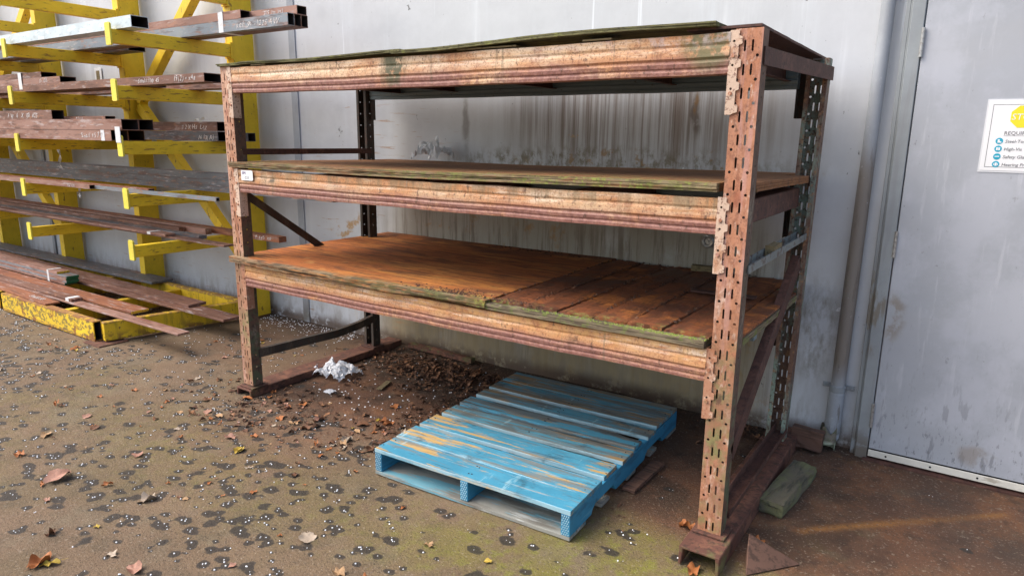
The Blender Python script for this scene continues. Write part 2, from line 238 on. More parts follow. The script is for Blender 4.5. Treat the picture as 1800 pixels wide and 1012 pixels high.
mat('sign_yellow', (.80, .68, .03), rough=.4, bump=None, var=.02)
mat('sign_blue', (.02, .36, .52), rough=.4, bump=None, var=.02)
mat('sign_grey', (.12, .12, .13), rough=.5, bump=None)
mat('ink_purple', (.12, .07, .22), rough=.6, bump=None)
mat('wood_block_brown', (.15, .08, .055), [L((.06, .035, .025), (3, 40, 40), .45, .6, k=.8), L((.2, .12, .08), (4, 50, 50), .62, .7, k=.6)], rough=.85, bump=(60, .5))
mat('wood_block_moss', (.13, .115, .08), [L((.15, .16, .07), 7, .44, .60, k=.75), L((.06, .06, .045), (30, 6, 30), .5, .62, k=.8), L((.20, .23, .08), 12, .68, .76, k=.7)], rough=.95, bump=(60, .6), bd=.008)
mat('ground_dark', (.05, .04, .03), rough=.9)
LEAFM = [mat('leaf_'+n, tuple(x*.85 for x in c), [L(tuple(x*.45 for x in c), 45, .5, .64, k=.7), L(tuple(min(.8, x*1.5) for x in c), 30, .58, .68, k=.5)], rough=.65, bump=(120, .3), rnd=True) for n, c in
         (('orange', (.42, .15, .045)), ('tan', (.46, .28, .14)), ('brown', (.17, .075, .035)), ('pink', (.44, .23, .16)), ('yellow', (.52, .36, .05)), ('dark', (.075, .035, .022)), ('pale', (.50, .40, .30)))]
mat('litter', (.12, .06, .035), [L((.30, .15, .075), 13, .50, .60), L((.035, .02, .015), 17, .52, .6), L((.34, .22, .15), 31, .62, .68)], rough=.9, bump=(120, .3))
mat('pellet', (.82, .84, .86), rough=.35, bump=None)
mat('ground', (.190, .128, .080), [
    L((.160, .118, .065), 1.6, .45, .62, k=.6), L((.20, .165, .11), 2.6, .5, .66, k=.6), L((.11, .085, .055), 7, .5, .64, k=.5),
    L((.20, .175, .04), 5, .34, .62, k=.8, m=(('attr', 'moss'),)), L((.22, .23, .03), 18, .48, .66, k=.6, m=(('attr', 'moss'),)),
    L((.150, .072, .042), 5, .20, .50, k=.9, m=(('attr', 'rust'),)), L((.26, .115, .050), 4, .50, .68, k=.6, m=(('attr', 'rust'),)), L((.060, .036, .025), 9, .5, .66, k=.6, m=(('attr', 'rust'),)),
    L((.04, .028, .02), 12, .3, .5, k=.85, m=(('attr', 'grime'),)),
    L((.36, .16, .045), 14, .2, .5, k=.9, m=(('attr', 'rline'),)), L((.055, .038, .028), 9, .22, .52, k=.8, m=(('attr', 'damp'),), rough=.5),
    L((.34, .28, .21), 75, .56, .68, k=.6), L((.07, .05, .035), 95, .54, .64, k=.6), L((.42, .37, .30), 150, .62, .68, k=.5), L((.04, .03, .025), 38, .62, .70, k=.5),
    L((.034, .029, .025), 'wet', .36, .62, kind='attr', k=.88, rough=.6), L((.16, .14, .12), 120, .62, .70, k=.35)], rough=.85, bump=(95, .9), bd=.010, spec=.3)
# crumpled clear film
pm = bpy.data.materials.new('clear_film'); pm.use_nodes = True; t = NT(pm); bs = t.n['Principled BSDF']; bs.inputs['Base Color'].default_value = (.8, .82, .85, 1); bs.inputs['Roughness'].default_value = .12
tr = t.new('ShaderNodeBsdfTransparent'); mx = t.new('ShaderNodeMixShader'); mx.inputs[0].default_value = .80; t.l.new(tr.outputs[0], mx.inputs[1]); t.l.new(bs.outputs[0], mx.inputs[2]); t.l.new(mx.outputs[0], t.n['Material Output'].inputs[0]); MATS['clear_film'] = pm

# ------------------------------------------------------------------ object helpers
def tag(o, label=None, cat=None, group=None, kind=None):
    if label: o['label'] = label
    if cat: o['category'] = cat
    if group: o['group'] = group
    if kind: o['kind'] = kind
    return o
def empty(name, label, cat, loc=(0, 0, 0), rz=0, group=None):
    o = bpy.data.objects.new(name, None); COL.objects.link(o); o.location = loc; o.rotation_euler = (0, 0, rz); o.empty_display_size = .1
    return tag(o, label, cat, group)
def link(name, me, m=None, parent=None, loc=None, bevel=0, smooth=False):
    if m is not None and not me.materials: me.materials.append(MATS[m] if isinstance(m, str) else m)
    o = bpy.data.objects.new(name, me); COL.objects.link(o)
    if parent is not None:
        o.parent = parent
    if loc is not None: o.location = loc
    if bevel:
        b = o.modifiers.new('bevel', 'BEVEL'); b.width = bevel; b.segments = 1; b.limit_method = 'ANGLE'
    if smooth:
        me.polygons.foreach_set('use_smooth', [True]*len(me.polygons))
    return o
class MB:
    def __init__(s): s.v = []; s.f = []; s.mi = []
    def add(s, vs, fs, mi=0):
        b = len(s.v); s.v += [tuple(v) for v in vs]; s.f += [tuple(b+i for i in f) for f in fs]; s.mi += [mi]*len(fs); return s
    def box(s, x0, x1, y0, y1, z0, z1, mi=0, T=None):
        vs = [Vector((x, y, z)) for x in (x0, x1) for y in (y0, y1) for z in (z0, z1)]
        if T is not None: vs = [T @ v for v in vs]
        return s.add(vs, [(0, 1, 3, 2), (4, 6, 7, 5), (0, 4, 5, 1), (2, 3, 7, 6), (0, 2, 6, 4), (1, 5, 7, 3)], mi)
    def beam(s, a, b, w, h, up=(0, 0, 1), mi=0):
        # rectangular bar from a to b, w across, h along up
        a, b = Vector(a), Vector(b); d = (b-a); ln = d.length; d.normalize(); u = Vector(up); sd = d.cross(u).normalized(); u = sd.cross(d)
        T = Matrix(((d.x, sd.x, u.x, a.x), (d.y, sd.y, u.y, a.y), (d.z, sd.z, u.z, a.z), (0, 0, 0, 1)))
        return s.box(0, ln, -w/2, w/2, -h/2, h/2, mi, T)
    def prism(s, poly, n0, n1, axis='x', mi=0):
        # poly: 2D profile; extruded along axis
        def P(a, b, c):
            return {'x': (c, a, b), 'y': (a, c, b), 'z': (a, b, c)}[axis]
        n = len(poly); vs = [P(a, b, n0) for a, b in poly]+[P(a, b, n1) for a, b in poly]
        fs = [(i, (i+1) % n, n+(i+1) % n, n+i) for i in range(n)]+[tuple(range(n))[::-1], tuple(range(n, 2*n))]
        return s.add(vs, fs, mi)
    def cyl(s, c, r, h, axis=(0, 0, 1), n=12, mi=0, r2=None):
        ax = Vector(axis).normalized(); q = ax.to_track_quat('Z', 'Y'); r2 = r if r2 is None else r2; c = Vector(c)
        vs = [c+q @ Vector((r*math.cos(2*math.pi*i/n), r*math.sin(2*math.pi*i/n), 0)) for i in range(n)]+[c+q @ Vector((r2*math.cos(2*math.pi*i/n), r2*math.sin(2*math.pi*i/n), h)) for i in range(n)]
        return s.add(vs, [(i, (i+1) % n, n+(i+1) % n, n+i) for i in range(n)]+[tuple(range(n))[::-1], tuple(range(n, 2*n))], mi)
    def mesh(s, name, mats=()):
        me = bpy.data.meshes.new(name); me.from_pydata(s.v, [], s.f)
        for m in mats: me.materials.append(MATS[m])
        if any(s.mi): me.polygons.foreach_set('material_index', s.mi)
        bm = bmesh.new(); bm.from_mesh(me); bmesh.ops.recalc_face_normals(bm, faces=bm.faces); bm.to_mesh(me); bm.free()
        return me
    def obj(s, name, m, parent=None, bevel=0, loc=None, smooth=False):
        me = s.mesh(name, [m] if isinstance(m, str) else m)
        return link(name, me, None, parent, loc, bevel, smooth)

def text_mesh(body, size, font_shear=0, thick=.0004, align='LEFT'):
    cu = bpy.data.curves.new('writing', 'FONT'); cu.body = body; cu.size = size; cu.extrude = thick; cu.shear = font_shear; cu.align_x = align; cu.resolution_u = 2
    o = bpy.data.objects.new('writing', cu); COL.objects.link(o)
    dg = bpy.context.evaluated_depsgraph_get(); me = bpy.data.meshes.new_from_object(o.evaluated_get(dg)); bpy.data.objects.remove(o); bpy.data.curves.remove(cu)
    return me
RX90 = Matrix.Rotation(math.pi/2, 4, 'X')
def text_on_front(name, body, size, x, y, z, m, parent, shear=0, bold=0, rot=0, align='LEFT'):
    me = text_mesh(body, size, shear, align=align); me.transform(Matrix.Translation((x, y, z)) @ RX90 @ Matrix.Rotation(rot, 4, 'Z')); me.materials.clear()
    return link(name, me, m, parent)

def fbm(x, y, seed=0, octv=4, sc=1.0):
    r = np.random.default_rng(seed); out = 0; amp = 1; tot = 0
    for o in range(octv):
        g = r.random((256, 256)); xs = x*sc*2**o; ys = y*sc*2**o
        xi = np.floor(xs).astype(int); yi = np.floor(ys).astype(int); fx = xs-xi; fy = ys-yi; fx = fx*fx*(3-2*fx); fy = fy*fy*(3-2*fy)
        a = g[xi % 256, yi % 256]; b = g[(xi+1) % 256, yi % 256]; c = g[xi % 256, (yi+1) % 256]; dd = g[(xi+1) % 256, (yi+1) % 256]
        out = out+amp*((a*(1-fx)+b*fx)*(1-fy)+(c*(1-fx)+dd*fx)*fy); tot += amp; amp *= .5
    return out/tot
def sstep(a, b, x):
    t_ = np.clip((x-a)/(b-a), 0, 1); return t_*t_*(3-2*t_)

# ------------------------------------------------------------------ GROUND with wet spots and pellets
WALL_Y = 3.73
gx = np.concatenate([np.linspace(-60, -12, 14), np.linspace(-11, -7.6, 40), np.arange(-7.5, 1.3, .0125), np.linspace(1.5, 40, 20)])
gy = np.concatenate([np.linspace(-60, -2, 16), np.linspace(-1.4, .4, 10), np.arange(.5, 3.80, .0125), np.linspace(4, 12, 6)])
X, Y = np.meshgrid(gx, gy, indexing='ij')
under = sstep(2.25, 2.75, Y+.35*fbm(X, Y, 5, 3, 2.5)-.17)*sstep(-3.75, -3.3, X+.2*fbm(X, Y, 6, 3, 3))*sstep(.1, -.55, X)
right = sstep(-1.25, -.7, X-.5*(Y-2.6))*sstep(2.30, 2.75, Y)
nearwall = sstep(3.35, 3.70, Y+.2*fbm(X, Y, 8, 3, 4)-.1)
rust = np.clip(under+right*.95+nearwall*.6+.35*sstep(2.4, 2.9, Y)*sstep(-5.6, -4.4, X), 0, 1)
rust = np.clip(rust+.55*np.exp(-((X+2.9)**2/.30+(Y-2.15)**2/.10)), 0, 1)
moss = np.exp(-((X+.75)**2/.30+(Y-2.25)**2/.10))+.85*np.exp(-((X+1.25)**2/.4+(Y-1.88)**2/.05))+.35*np.exp(-((X+3.0)**2/1.2+(Y-1.75)**2/.12))+.8*np.exp(-((X+.35)**2/.02+(Y-3.1)**2/.35))+.18*sstep(.58, .75, fbm(X, Y, 12, 4, 1.1))
moss = np.clip(moss, 0, 1)
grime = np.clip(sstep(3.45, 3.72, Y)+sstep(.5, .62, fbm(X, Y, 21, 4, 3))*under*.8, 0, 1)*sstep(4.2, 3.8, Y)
def seg_d(ax, ay, bx, by):
    t_ = np.clip(((X-ax)*(bx-ax)+(Y-ay)*(by-ay))/((bx-ax)**2+(by-ay)**2), 0, 1); return np.hypot(X-ax-t_*(bx-ax), Y-ay-t_*(by-ay))
rline = np.exp(-(seg_d(-.42, 2.78, .28, 3.42)/.022)**2)*np.clip(fbm(X, Y, 51, 3, 9)*1.6, 0, 1)
damp = np.clip(np.exp(-((X-.30)**2/.05+(Y-3.10)**2/.04))+np.exp(-((X-.02)**2/.02+(Y-3.42)**2/.02))+.8*np.exp(-((X+2.0)**2/1.6+(Y-3.3)**2/.10)), 0, 1)
moss = np.clip(moss+.8*np.exp(-((X+.42)**2/.02+(Y-3.40)**2/.03)), 0, 1)
wet = np.zeros_like(X)
pel = []
ix0 = np.searchsorted(gx, -7.5); iy0 = np.searchsorted(gy, .5)
nz = fbm(X, Y, 33, 3, 55.0); nz2 = fbm(X, Y, 34, 3, 14.0)
def density(x, y):
    if y > 3.5 or x > .5: return 0
    dl = 1.0 if x < -2.2 else max(.16, 1.0-.50*(x+2.2))
    if y > 2.45 and -3.4 < x: dl *= .12
    if y > 2.5 and x < -3.4: dl *= .85*max(.25, 1-(y-2.5)*.9)
    if -2.25 < x < -1.1 and 2.1 < y < 3.5: return .0
    return dl*(.35+1.3*(math.sin(x*2.1+1)*math.sin(y*3.3+2)*.5+.5))
n = 0
while n < 2500:
    x = random.uniform(-7.4, .4); y = .6+2.95*random.random()**.95
    if random.random() > density(x, y): continue
    n += 1
    pel.append((x, y))
    if y > 2.7 and random.random() < .4: continue
    rad = random.choice((.014, .017, .020, .025, .031))*random.uniform(.8, 1.2)
    if random.random() < .22: rad *= .5
    ex = random.uniform(.9, 1.5)
    a0, a1 = np.searchsorted(gx, (x-.11, x+.11)); b0, b1 = np.searchsorted(gy, (y-.11, y+.11))
    sx, sy = X[a0:a1, b0:b1], Y[a0:a1, b0:b1]
    dd = np.sqrt(((sx-x)/ex)**2+((sy-y)*1.15)**2)/rad
    wet[a0:a1, b0:b1] = np.maximum(wet[a0:a1, b0:b1], np.clip(1.5-dd, 0, 1)*.85)
for _ in range(160):   # dried-through spots that lost their pellet
    x = random.uniform(-6.5, -.6); y = random.uniform(.9, 2.5)
    a0, a1 = np.searchsorted(gx, (x-.11, x+.11)); b0, b1 = np.searchsorted(gy, (y-.11, y+.11)); rad = random.uniform(.015, .035)
    if random.random() > density(x, y): continue
    wet[a0:a1, b0:b1] = np.maximum(wet[a0:a1, b0:b1], np.clip(1.5-np.sqrt((X[a0:a1, b0:b1]-x)**2+(Y[a0:a1, b0:b1]-y)**2)/rad, 0, 1)*.8)
wet = np.where(wet > 0, wet+(nz-.5)*.95+(nz2-.5)*.45, 0)
Z = (fbm(X, Y, 41, 4, 1.4)-.5)*.012*sstep(-60, 0, X+60)*(np.abs(X) < 12)
Z = Z+(fbm(X, Y, 42, 3, 30)-.5)*.0016
Z += np.exp(-((Y-3.72)**2/.02))*np.where((X > -3.8) & (X < -.9), .022, .012)*fbm(X, Y, 44, 3, 6)
def ground_z(x, y):
    i = min(max(np.searchsorted(gx, x), 1), len(gx)-1); j = min(max(np.searchsorted(gy, y), 1), len(gy)-1); return float(Z[i, j])
nxg, nyg = X.shape
me = bpy.data.meshes.new('ground')
co = np.stack([X, Y, Z], -1).reshape(-1, 3)
idx = np.arange(nxg*nyg).reshape(nxg, nyg)
q = np.stack([idx[:-1, :-1], idx[1:, :-1], idx[1:, 1:], idx[:-1, 1:]], -1).reshape(-1, 4)
me.vertices.add(len(co)); me.vertices.foreach_set('co', co.ravel()); me.loops.add(q.size); me.loops.foreach_set('vertex_index', q.ravel().astype(np.int32))
me.polygons.add(len(q)); me.polygons.foreach_set('loop_start', np.arange(0, q.size, 4, dtype=np.int32)); me.polygons.foreach_set('use_smooth', np.ones(len(q), bool)); me.update(calc_edges=True)
for nm, ar in (('wet', wet), ('rust', rust), ('moss', moss), ('grime', grime), ('rline', rline), ('damp', damp)):
    at = me.attributes.new(nm, 'FLOAT', 'POINT'); at.data.foreach_set('value', ar.ravel().astype(np.float32))
tag(link('ground', me, 'ground'), kind='structure')
# pellets: uncountable, one mesh
mb = MB()
octa = [(1, 0, 0), (0, 1, 0), (-1, 0, 0), (0, -1, 0), (0, 0, 1), (.7, .7, .6), (-.7, .7, .6), (-.7, -.7, .6), (.7, -.7, .6)]
for x, y in pel:
    for _ in range(random.choice((1, 1, 1, 2))):
        px, py = x+random.gauss(0, .004), y+random.gauss(0, .004)
        if _: px += random.choice((-1, 1))*random.uniform(.01, .02); py += random.uniform(-.012, .012)
        r = random.choice((.0017, .0022, .0028, .0038))*(1+max(0, (-px-4))*.12); z = ground_z(px, py)
        vs = [(px+r*math.cos(a)*k, py+r*math.sin(a)*k, z+h*r) for k, h in ((1, 0), (.75, .75)) for a in (0, 1.257, 2.513, 3.77, 5.027)]+[(px, py, z+r)]
        mb.add(vs, [(i, (i+1) % 5, 5+(i+1) % 5, 5+i) for i in range(5)]+[(5+i, 5+(i+1) % 5, 10) for i in range(5)])
for _ in range(420):   # crumbs against the wall and under the rack
    px = random.uniform(-5.0, -3.9) if random.random() < .6 else random.uniform(-3.4, -2.4); py = 3.70-abs(random.gauss(0, .16)) if px < -3.9 else random.uniform(2.5, 3.6)
    r = random.uniform(.002, .006); z = ground_z(px, py)
    vs = [(px+r*math.cos(a)*k, py+r*math.sin(a)*k, z+h*r) for k, h in ((1, 0), (.75, .75)) for a in (0, 1.257, 2.513, 3.77, 5.027)]+[(px, py, z+r)]
    mb.add(vs, [(i, (i+1) % 5, 5+(i+1) % 5, 5+i) for i in range(5)]+[(5+i, 5+(i+1) % 5, 10) for i in range(5)])
tag(mb.obj('hail_pellets', 'pellet', smooth=True), 'tiny white pellets lying in dark wet spots on the ground', 'pellets', kind='stuff')

# ------------------------------------------------------------------ BUILDING WALL
wall = empty('building_wall', 'light blue grey painted metal wall streaked with rust and grime behind the racks', 'wall', (0, WALL_Y, 0))
seams = [-22, -12.5, -9.1, -4.60, -.0]
W0, W1, TOPZ = -22.0, 8.0, 5.2
def wall_panel(x0, x1, z0, z1, y=0.0):
    nx = max(2, int((x1-x0)/.12)); nzz = max(2, int((z1-z0)/.16))
    xs = np.linspace(x0, x1, nx); zs = np.linspace(z0, z1, nzz); A, B = np.meshgrid(xs, zs, indexing='ij')
    D = y-(fbm(A+50, B+50, 61, 3, 1.1)-.5)*.012
    D[0, :] = y; D[-1, :] = y
    vs = [(a, d_, b) for a, b, d_ in zip(A.ravel(), B.ravel(), D.ravel())]; k = len(vs)
    I = np.arange(k).reshape(nx, nzz); fs = [(int(I[i, j]), int(I[i, j+1]), int(I[i+1, j+1]), int(I[i+1, j])) for i in range(nx-1) for j in range(nzz-1)]
    m_ = MB(); m_.add(vs, fs); m_.box(x0, x1, y+.012, y+.12, z0, z1)
    return m_
for a, b in ((-22, -12.5), (-12.5, -9.1), (-9.1, -4.586), (-4.584, -.364)):
    wall_panel(a, b, -.05, TOPZ).obj('wall_panel', 'wall_paint', wall, smooth=False)
wall_panel(-.364, .86, 2.22, TOPZ).obj('wall_panel', 'wall_paint', wall)
wall_panel(.86, W1, -.05, TOPZ).obj('wall_panel', 'wall_paint', wall)
for o in list(wall.children):
    pass
MB().box(-4.622, -4.548, -.009, .03, -.05, TOPZ).obj('seam_strip', 'seam_paint', wall)
for sx in (-9.1, -12.5): MB().box(sx-.03, sx+.03, -.02, -.004, -.05, TOPZ).obj('seam_strip', 'seam_paint', wall, bevel=.003)
# parapet roof so that the wall has a real top and thickness
MB().box(W0, W1, -.04, .5, TOPZ, TOPZ+.12).obj('wall_cap', 'seam_paint', wall)
# door frame (stepped) and door
fr = MB(); fr.box(-.364, -.345, -.045, .02, -.02, 2.24); fr.box(-.345, -.338, -.052, .02, -.02, 2.24); fr.box(-.338, -.284, -.072, .02, -.02, 2.24)
fr.box(.80, .862, -.072, .02, -.02, 2.24); fr.box(-.284, .80, -.072, .02, 2.185, 2.24)
fr.obj('door_frame', 'frame_paint', wall, bevel=.003)
DY = -.068
dr = MB(); dr.box(-.279, .795, DY, -.02, .062, 2.18); door = dr.obj('door', 'door_paint', wall, bevel=.003)
def sub(o, parent): o.parent = parent; return o
MB().box(-.279, .795, -.02, -.006, -.02, 2.18).obj('gasket', 'black_rubber', door)
for z in (1.995, 1.095, .24):
    h = MB()
    for k in range(5):
        h.cyl((-.2815, DY-.010, z-.062+k*.025), .0075, .0235, n=10)
    h.obj('hinge', 'bare_metal', door)
s_ = MB().box(-.279, .795, DY-.008, DY-.0015, .024, .058); strip = s_.obj('door_sweep', 'white_strip', door, bevel=.0015)
s_ = MB()
for k in range(6): s_.cyl((-.2+k*.19, DY-.0075, .041), .005, .002, axis=(0, -1, 0), n=8)
s_.obj('screw', 'black_rubber', door)
MB().box(-.30, .80, -.095, -.012, -.01, .013).obj('threshold', 'dark_rust', wall)
MB().cyl((.72, DY, 1.02), .03, -.01, axis=(0, 1, 0), n=16).cyl((.72, DY-.01, 1.02), .011, -.05, axis=(0, 1, 0)).box(.60, .735, DY-.068, DY-.052, 1.008, 1.03).obj('handle', 'bare_metal', door)
# round vent plug on wall
mb = MB(); n = 20
for i in range(n):
    a0, a1 = 2*math.pi*i/n, 2*math.pi*(i+1)/n
    rr = [(.036, 0), (.036, -.014), (.030, -.020), (.020, -.017), (.017, -.004)]
    for (ra, ya), (rb, yb) in zip(rr[:-1], rr[1:]):
        mb.add([(ra*math.cos(a0), ya, ra*math.sin(a0)), (ra*math.cos(a1), ya, ra*math.sin(a1)), (rb*math.cos(a1), yb, rb*math.sin(a1)), (rb*math.cos(a0), yb, rb*math.sin(a0))], [(0, 1, 2, 3)])
mb.cyl((0, 0, 0), .0175, .006, axis=(0, -1, 0), n=n).cyl((0, -.005, 0), .007, .01, axis=(0, -1, 0), n=6)
for v in range(len(mb.v)): x_, y_, z_ = mb.v[v]; mb.v[v] = (x_-1.191, y_, z_+1.016)
mb.obj('vent_plug', 'bare_metal', wall)

# sign
sg = empty('safety_sign', 'white safety notice with yellow octagon taped on the grey door', 'sign', (0.0, WALL_Y+DY-.002, 1.45))
sb = MB().box(0, .40, -.0012, 0, 0, .292).obj('sign_sheet', 'sign_white', sg)
MB().box(-.006, .406, -.0003, .0012, -.008, .298).obj('laminate_edge', 'clear_film', sg)
b = MB()
for a in ((.016, .384, .014, .0158), (.016, .384, .274, .2758), (.016, .0178, .0158, .274), (.3822, .384, .0158, .274)): b.box(a[0], a[1], -.0016, -.0013, a[2], a[3])
b.obj('border_line', 'sign_grey', sg)
oc = MB(); cx, cz, r = .128, .225, .049
for_poly = [(cx+r*math.cos(math.pi/8+k*math.pi/4), cz+r*math.sin(math.pi/8+k*math.pi/4)) for k in range(8)]
oc.prism(for_poly, -.0018, -.0013, 'y').obj('stop_octagon', 'sign_yellow', sg)
text_on_front('stop_text', 'STOP', .036, cx, -.0022, cz-.013, 'sign_white', sg, align='CENTER', shear=.1)
text_on_front('sign_text', 'REQUIRED  PPE', .0215, .068, -.0016, .150, 'sign_grey', sg)
MB().box(.068, .235, -.0016, -.0013, .1455, .1465).obj('underline', 'sign_grey', sg)
for k, tx in enumerate(('Steel-Toe Boots', 'High-Vis Vest', 'Safety Glasses', 'Hearing Protection')):
    z = .124-k*.0325
    MB().cyl((.056-0*k, -.0013, z), .0135, .0006, axis=(0, -1, 0), n=20).obj('icon_disc', 'sign_blue', sg)
    ic = MB()
    if k == 0: ic.prism([(.050, z-.007), (.064, z-.007), (.064, z-.003), (.057, z), (.057, z+.007), (.050, z+.007)], -.0024, -.0019, 'y')
    elif k == 1: ic.box(.049, .0555, -.0024, -.0019, z-.006, z+.006); ic.box(.0565, .063, -.0024, -.0019, z-.006, z+.006)
    elif k == 2: ic.box(.048, .064, -.0024, -.0019, z-.0015, z+.0025)
    else: ic.box(.048, .051, -.0024, -.0019, z-.004, z+.004); ic.box(.061, .064, -.0024, -.0019, z-.004, z+.004); ic.box(.0525, .0595, -.0024, -.0019, z-.007, z+.007)
    ic.obj('icon', 'sign_white', sg)
    text_on_front('sign_text', tx, .0185, .076, -.0016, z-.007, 'sign_grey', sg, shear=.12)

# downpipe
dp = empty('drain_pipe', 'grey painted vertical drain pipe with broken foot between rack and door', 'pipe', (-.456, WALL_Y, 0))
mb = MB(); n = 20
prof = [(.030, 5.0), (.030, 2.2), (.031, 1.5), (.0335, .9), (.034, .32), (.038, .31), (.038, .10)]
def px_(z): return -.002+.010*z
rings = [[(px_(z)+r*math.cos(2*math.pi*i/n), -.045+r*math.sin(2*math.pi*i/n), z+(.025*math.sin(3*2*math.pi*i/n)+.03*math.sin(2*math.pi*i/n) if z == .10 else 0)) for i in range(n)] for r, z in prof]
for k in range(len(rings)-1): mb.add(rings[k]+rings[k+1], [(i, (i+1) % n, n+(i+1) % n, n+i) for i in range(n)])
mb.obj('pipe', 'pipe_paint', dp, smooth=True)
mb = MB(); ang = [i for i in range(n)]
r1 = [(.0-.012+.044*math.cos(2*math.pi*i/n), -.05+.044*math.sin(2*math.pi*i/n), .115+.02*math.sin(5*i)) for i in range(n)]
r2_ = [(-.018+.040*math.cos(2*math.pi*i/n), -.07+.040*math.sin(2*math.pi*i/n), .0+(.045 if math.sin(2*math.pi*i/n) < -.3 else 0)) for i in range(n)]
mb.add(r1+r2_, [(i, (i+1) % n, n+(i+1) % n, n+i) for i in range(n)]); mb.obj('broken_elbow', 'broken_pipe', dp)
mb = MB()
ring = [(px_(.33)+.0395*math.cos(2*math.pi*i/n), -.045+.0395*math.sin(2*math.pi*i/n)) for i in range(n)]
mb.prism(ring, .318, .350, 'z'); mb.box(-.075, -.035, -.014, -.006, .322, .346); mb.box(.035, .075, -.014, -.006, .322, .346); mb.cyl((.062, -.014, .334), .007, .006, axis=(0, -1, 0), n=6); mb.cyl((-.062, -.014, .334), .007, .006, axis=(0, -1, 0), n=6)
mb.obj('pipe_clamp', 'frame_paint', dp, bevel=.0015)

# ------------------------------------------------------------------ PALLET RACK
rack = empty('pallet_rack', 'rusty peach and brown heavy duty shelving rack with three plywood decks by the wall', 'rack', (0, 0, 0))
def holed(outer, holes, th):
    """flat plate in (u,v) with real holes, thickness th along w; returns verts (u,v,w), faces"""
    rings = [outer]+holes; flat = [Vector((a, b, 0)) for r in rings for a, b in r]
    tri = tessellate_polygon([[Vector((a, b, 0)) for a, b in r] for r in rings]); n = len(flat)
    vs = [(v.x, v.y, 0) for v in flat]+[(v.x, v.y, th) for v in flat]
    fs = [tuple(t_) for t_ in tri]+[tuple(n+i for i in t_[::-1]) for t_ in tri]
    o = 0
    for ri, r in enumerate(rings):
        k = len(r)
        for i in range(k):
            a, b = r[i], r[(i+1) % k]
            if ri == 0 and abs(a[1]-b[1]) < 1e-9 and len(r) == 4: continue   # cells butt end to end
            fs.append((o+i, o+(i+1) % k, n+o+(i+1) % k, n+o+i))
        o += k
    return vs, fs
def circ(cx, cy, r, k=8): return [(cx+r*math.cos(2*math.pi*i/k+.39), cy+r*math.sin(2*math.pi*i/k+.39)) for i in range(k)]
def slot(cx, cy, w, h): 
    return [(cx-w, cy-h+w), (cx-w*.5, cy-h), (cx+w*.5, cy-h), (cx+w, cy-h+w), (cx+w, cy+h-w), (cx+w*.5, cy+h), (cx-w*.5, cy+h), (cx-w, cy+h-w)]
PITCH_ = .0762
def post_mesh(W=.090, D=.070, H=1.925, Z0=.068, th=.0028):
    mb = MB(); nc = int((H-Z0)/PITCH_)
    z = Z0
    while z < H-.001:
        h = min(PITCH_, H-z); last = h < PITCH_*.99
        outer = [(-W/2, z), (W/2, z), (W/2, z+h), (-W/2, z+h)]
        if last: holes = []
        else: holes = [circ(-W*.34, z+.018, .0054), circ(W*.34, z+.018, .0054), slot(-W*.13, z+.050, .0036, .0185), slot(W*.15, z+.050, .0036, .0185)]
        vs, fs = holed(outer, holes, th); mb.add([(a, w_, b) for a, b, w_ in vs], fs)
        for sg_ in (-1, 1):   # side flanges with a row of holes
            outer = [(th, z), (D, z), (D, z+h), (th, z+h)]
            holes = [] if last else [circ(D*.50, z+.038, .0045)]
            vs, fs = holed(outer, holes, th); mb.add([(sg_*(W/2-w_), a, b) for a, b, w_ in vs], fs, 1)
        for sg_ in (-1, 1):   # rear lips
            x0, x1 = sorted((sg_*(W/2-th), sg_*(W/2-.020))); mb.box(x0, x1, D-th, D, z, z+h, 1)
        z += h
    return mb.mesh('upright_post')
pm_ = post_mesh()
def post(x, y, m, rz=0, lean=0):
    me = pm_.copy(); me.materials.append(MATS[m]); me.materials.append(MATS[{'post_front': 'post_side_shaded', 'post_left': 'post_side_shaded'}.get(m, m)]); o = link('upright_post', me, None, rack); 
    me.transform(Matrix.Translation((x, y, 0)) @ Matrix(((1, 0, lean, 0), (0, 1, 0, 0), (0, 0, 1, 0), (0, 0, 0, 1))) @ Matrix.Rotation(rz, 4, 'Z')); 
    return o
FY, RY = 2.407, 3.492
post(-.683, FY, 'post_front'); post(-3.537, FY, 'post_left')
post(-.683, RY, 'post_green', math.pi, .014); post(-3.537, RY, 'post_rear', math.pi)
for x, y, w_, m in ((-.683, 2.442, 1, 'base_rust'), (-3.537, 2.442, 1, 'base_rust'), (-.683, 3.455, 1, 'base_rust'), (-3.537, 3.455, 1, 'dark_rust')):
    z0 = .082 if x > -2 else .052
    MB().box(x-.062, x+.066, y-.055, y+.055, z0, z0+.009).obj('foot_plate', m, rack, bevel=.002)
    if x < -2: MB().box(x-.045, x+.045, y-.035, y+.035, z0+.009, .069).obj('foot_block', m, rack)
# base channels
def channel(x0, x1, y0, y1, h, th=.011): return [(x0, 0.002), (x0+th, 0.002), (x0+th*1.5, h-th), (x1-th*1.5, h-th), (x1-th, 0.002), (x1, 0.002), (x1, h), (x0, h)]
MB().prism(channel(-.752, -.598, 0, 0, .080), 2.275, 3.66, 'y').obj('base_channel', 'base_rust', rack, bevel=.003)
MB().prism(channel(-3.615, -3.475, 0, 0, .050), 2.375, 3.70, 'y').obj('base_channel', 'base_rust', rack, bevel=.003)
MB().prism([(-.688, .13), (-.688, .175), (-.684, .175), (-.684, .134), (-.634, .134), (-.634, .155), (-.630, .155), (-.630, .13)], 2.48, 3.45, 'y').obj('bottom_brace', 'dark_rust', rack, bevel=.001)
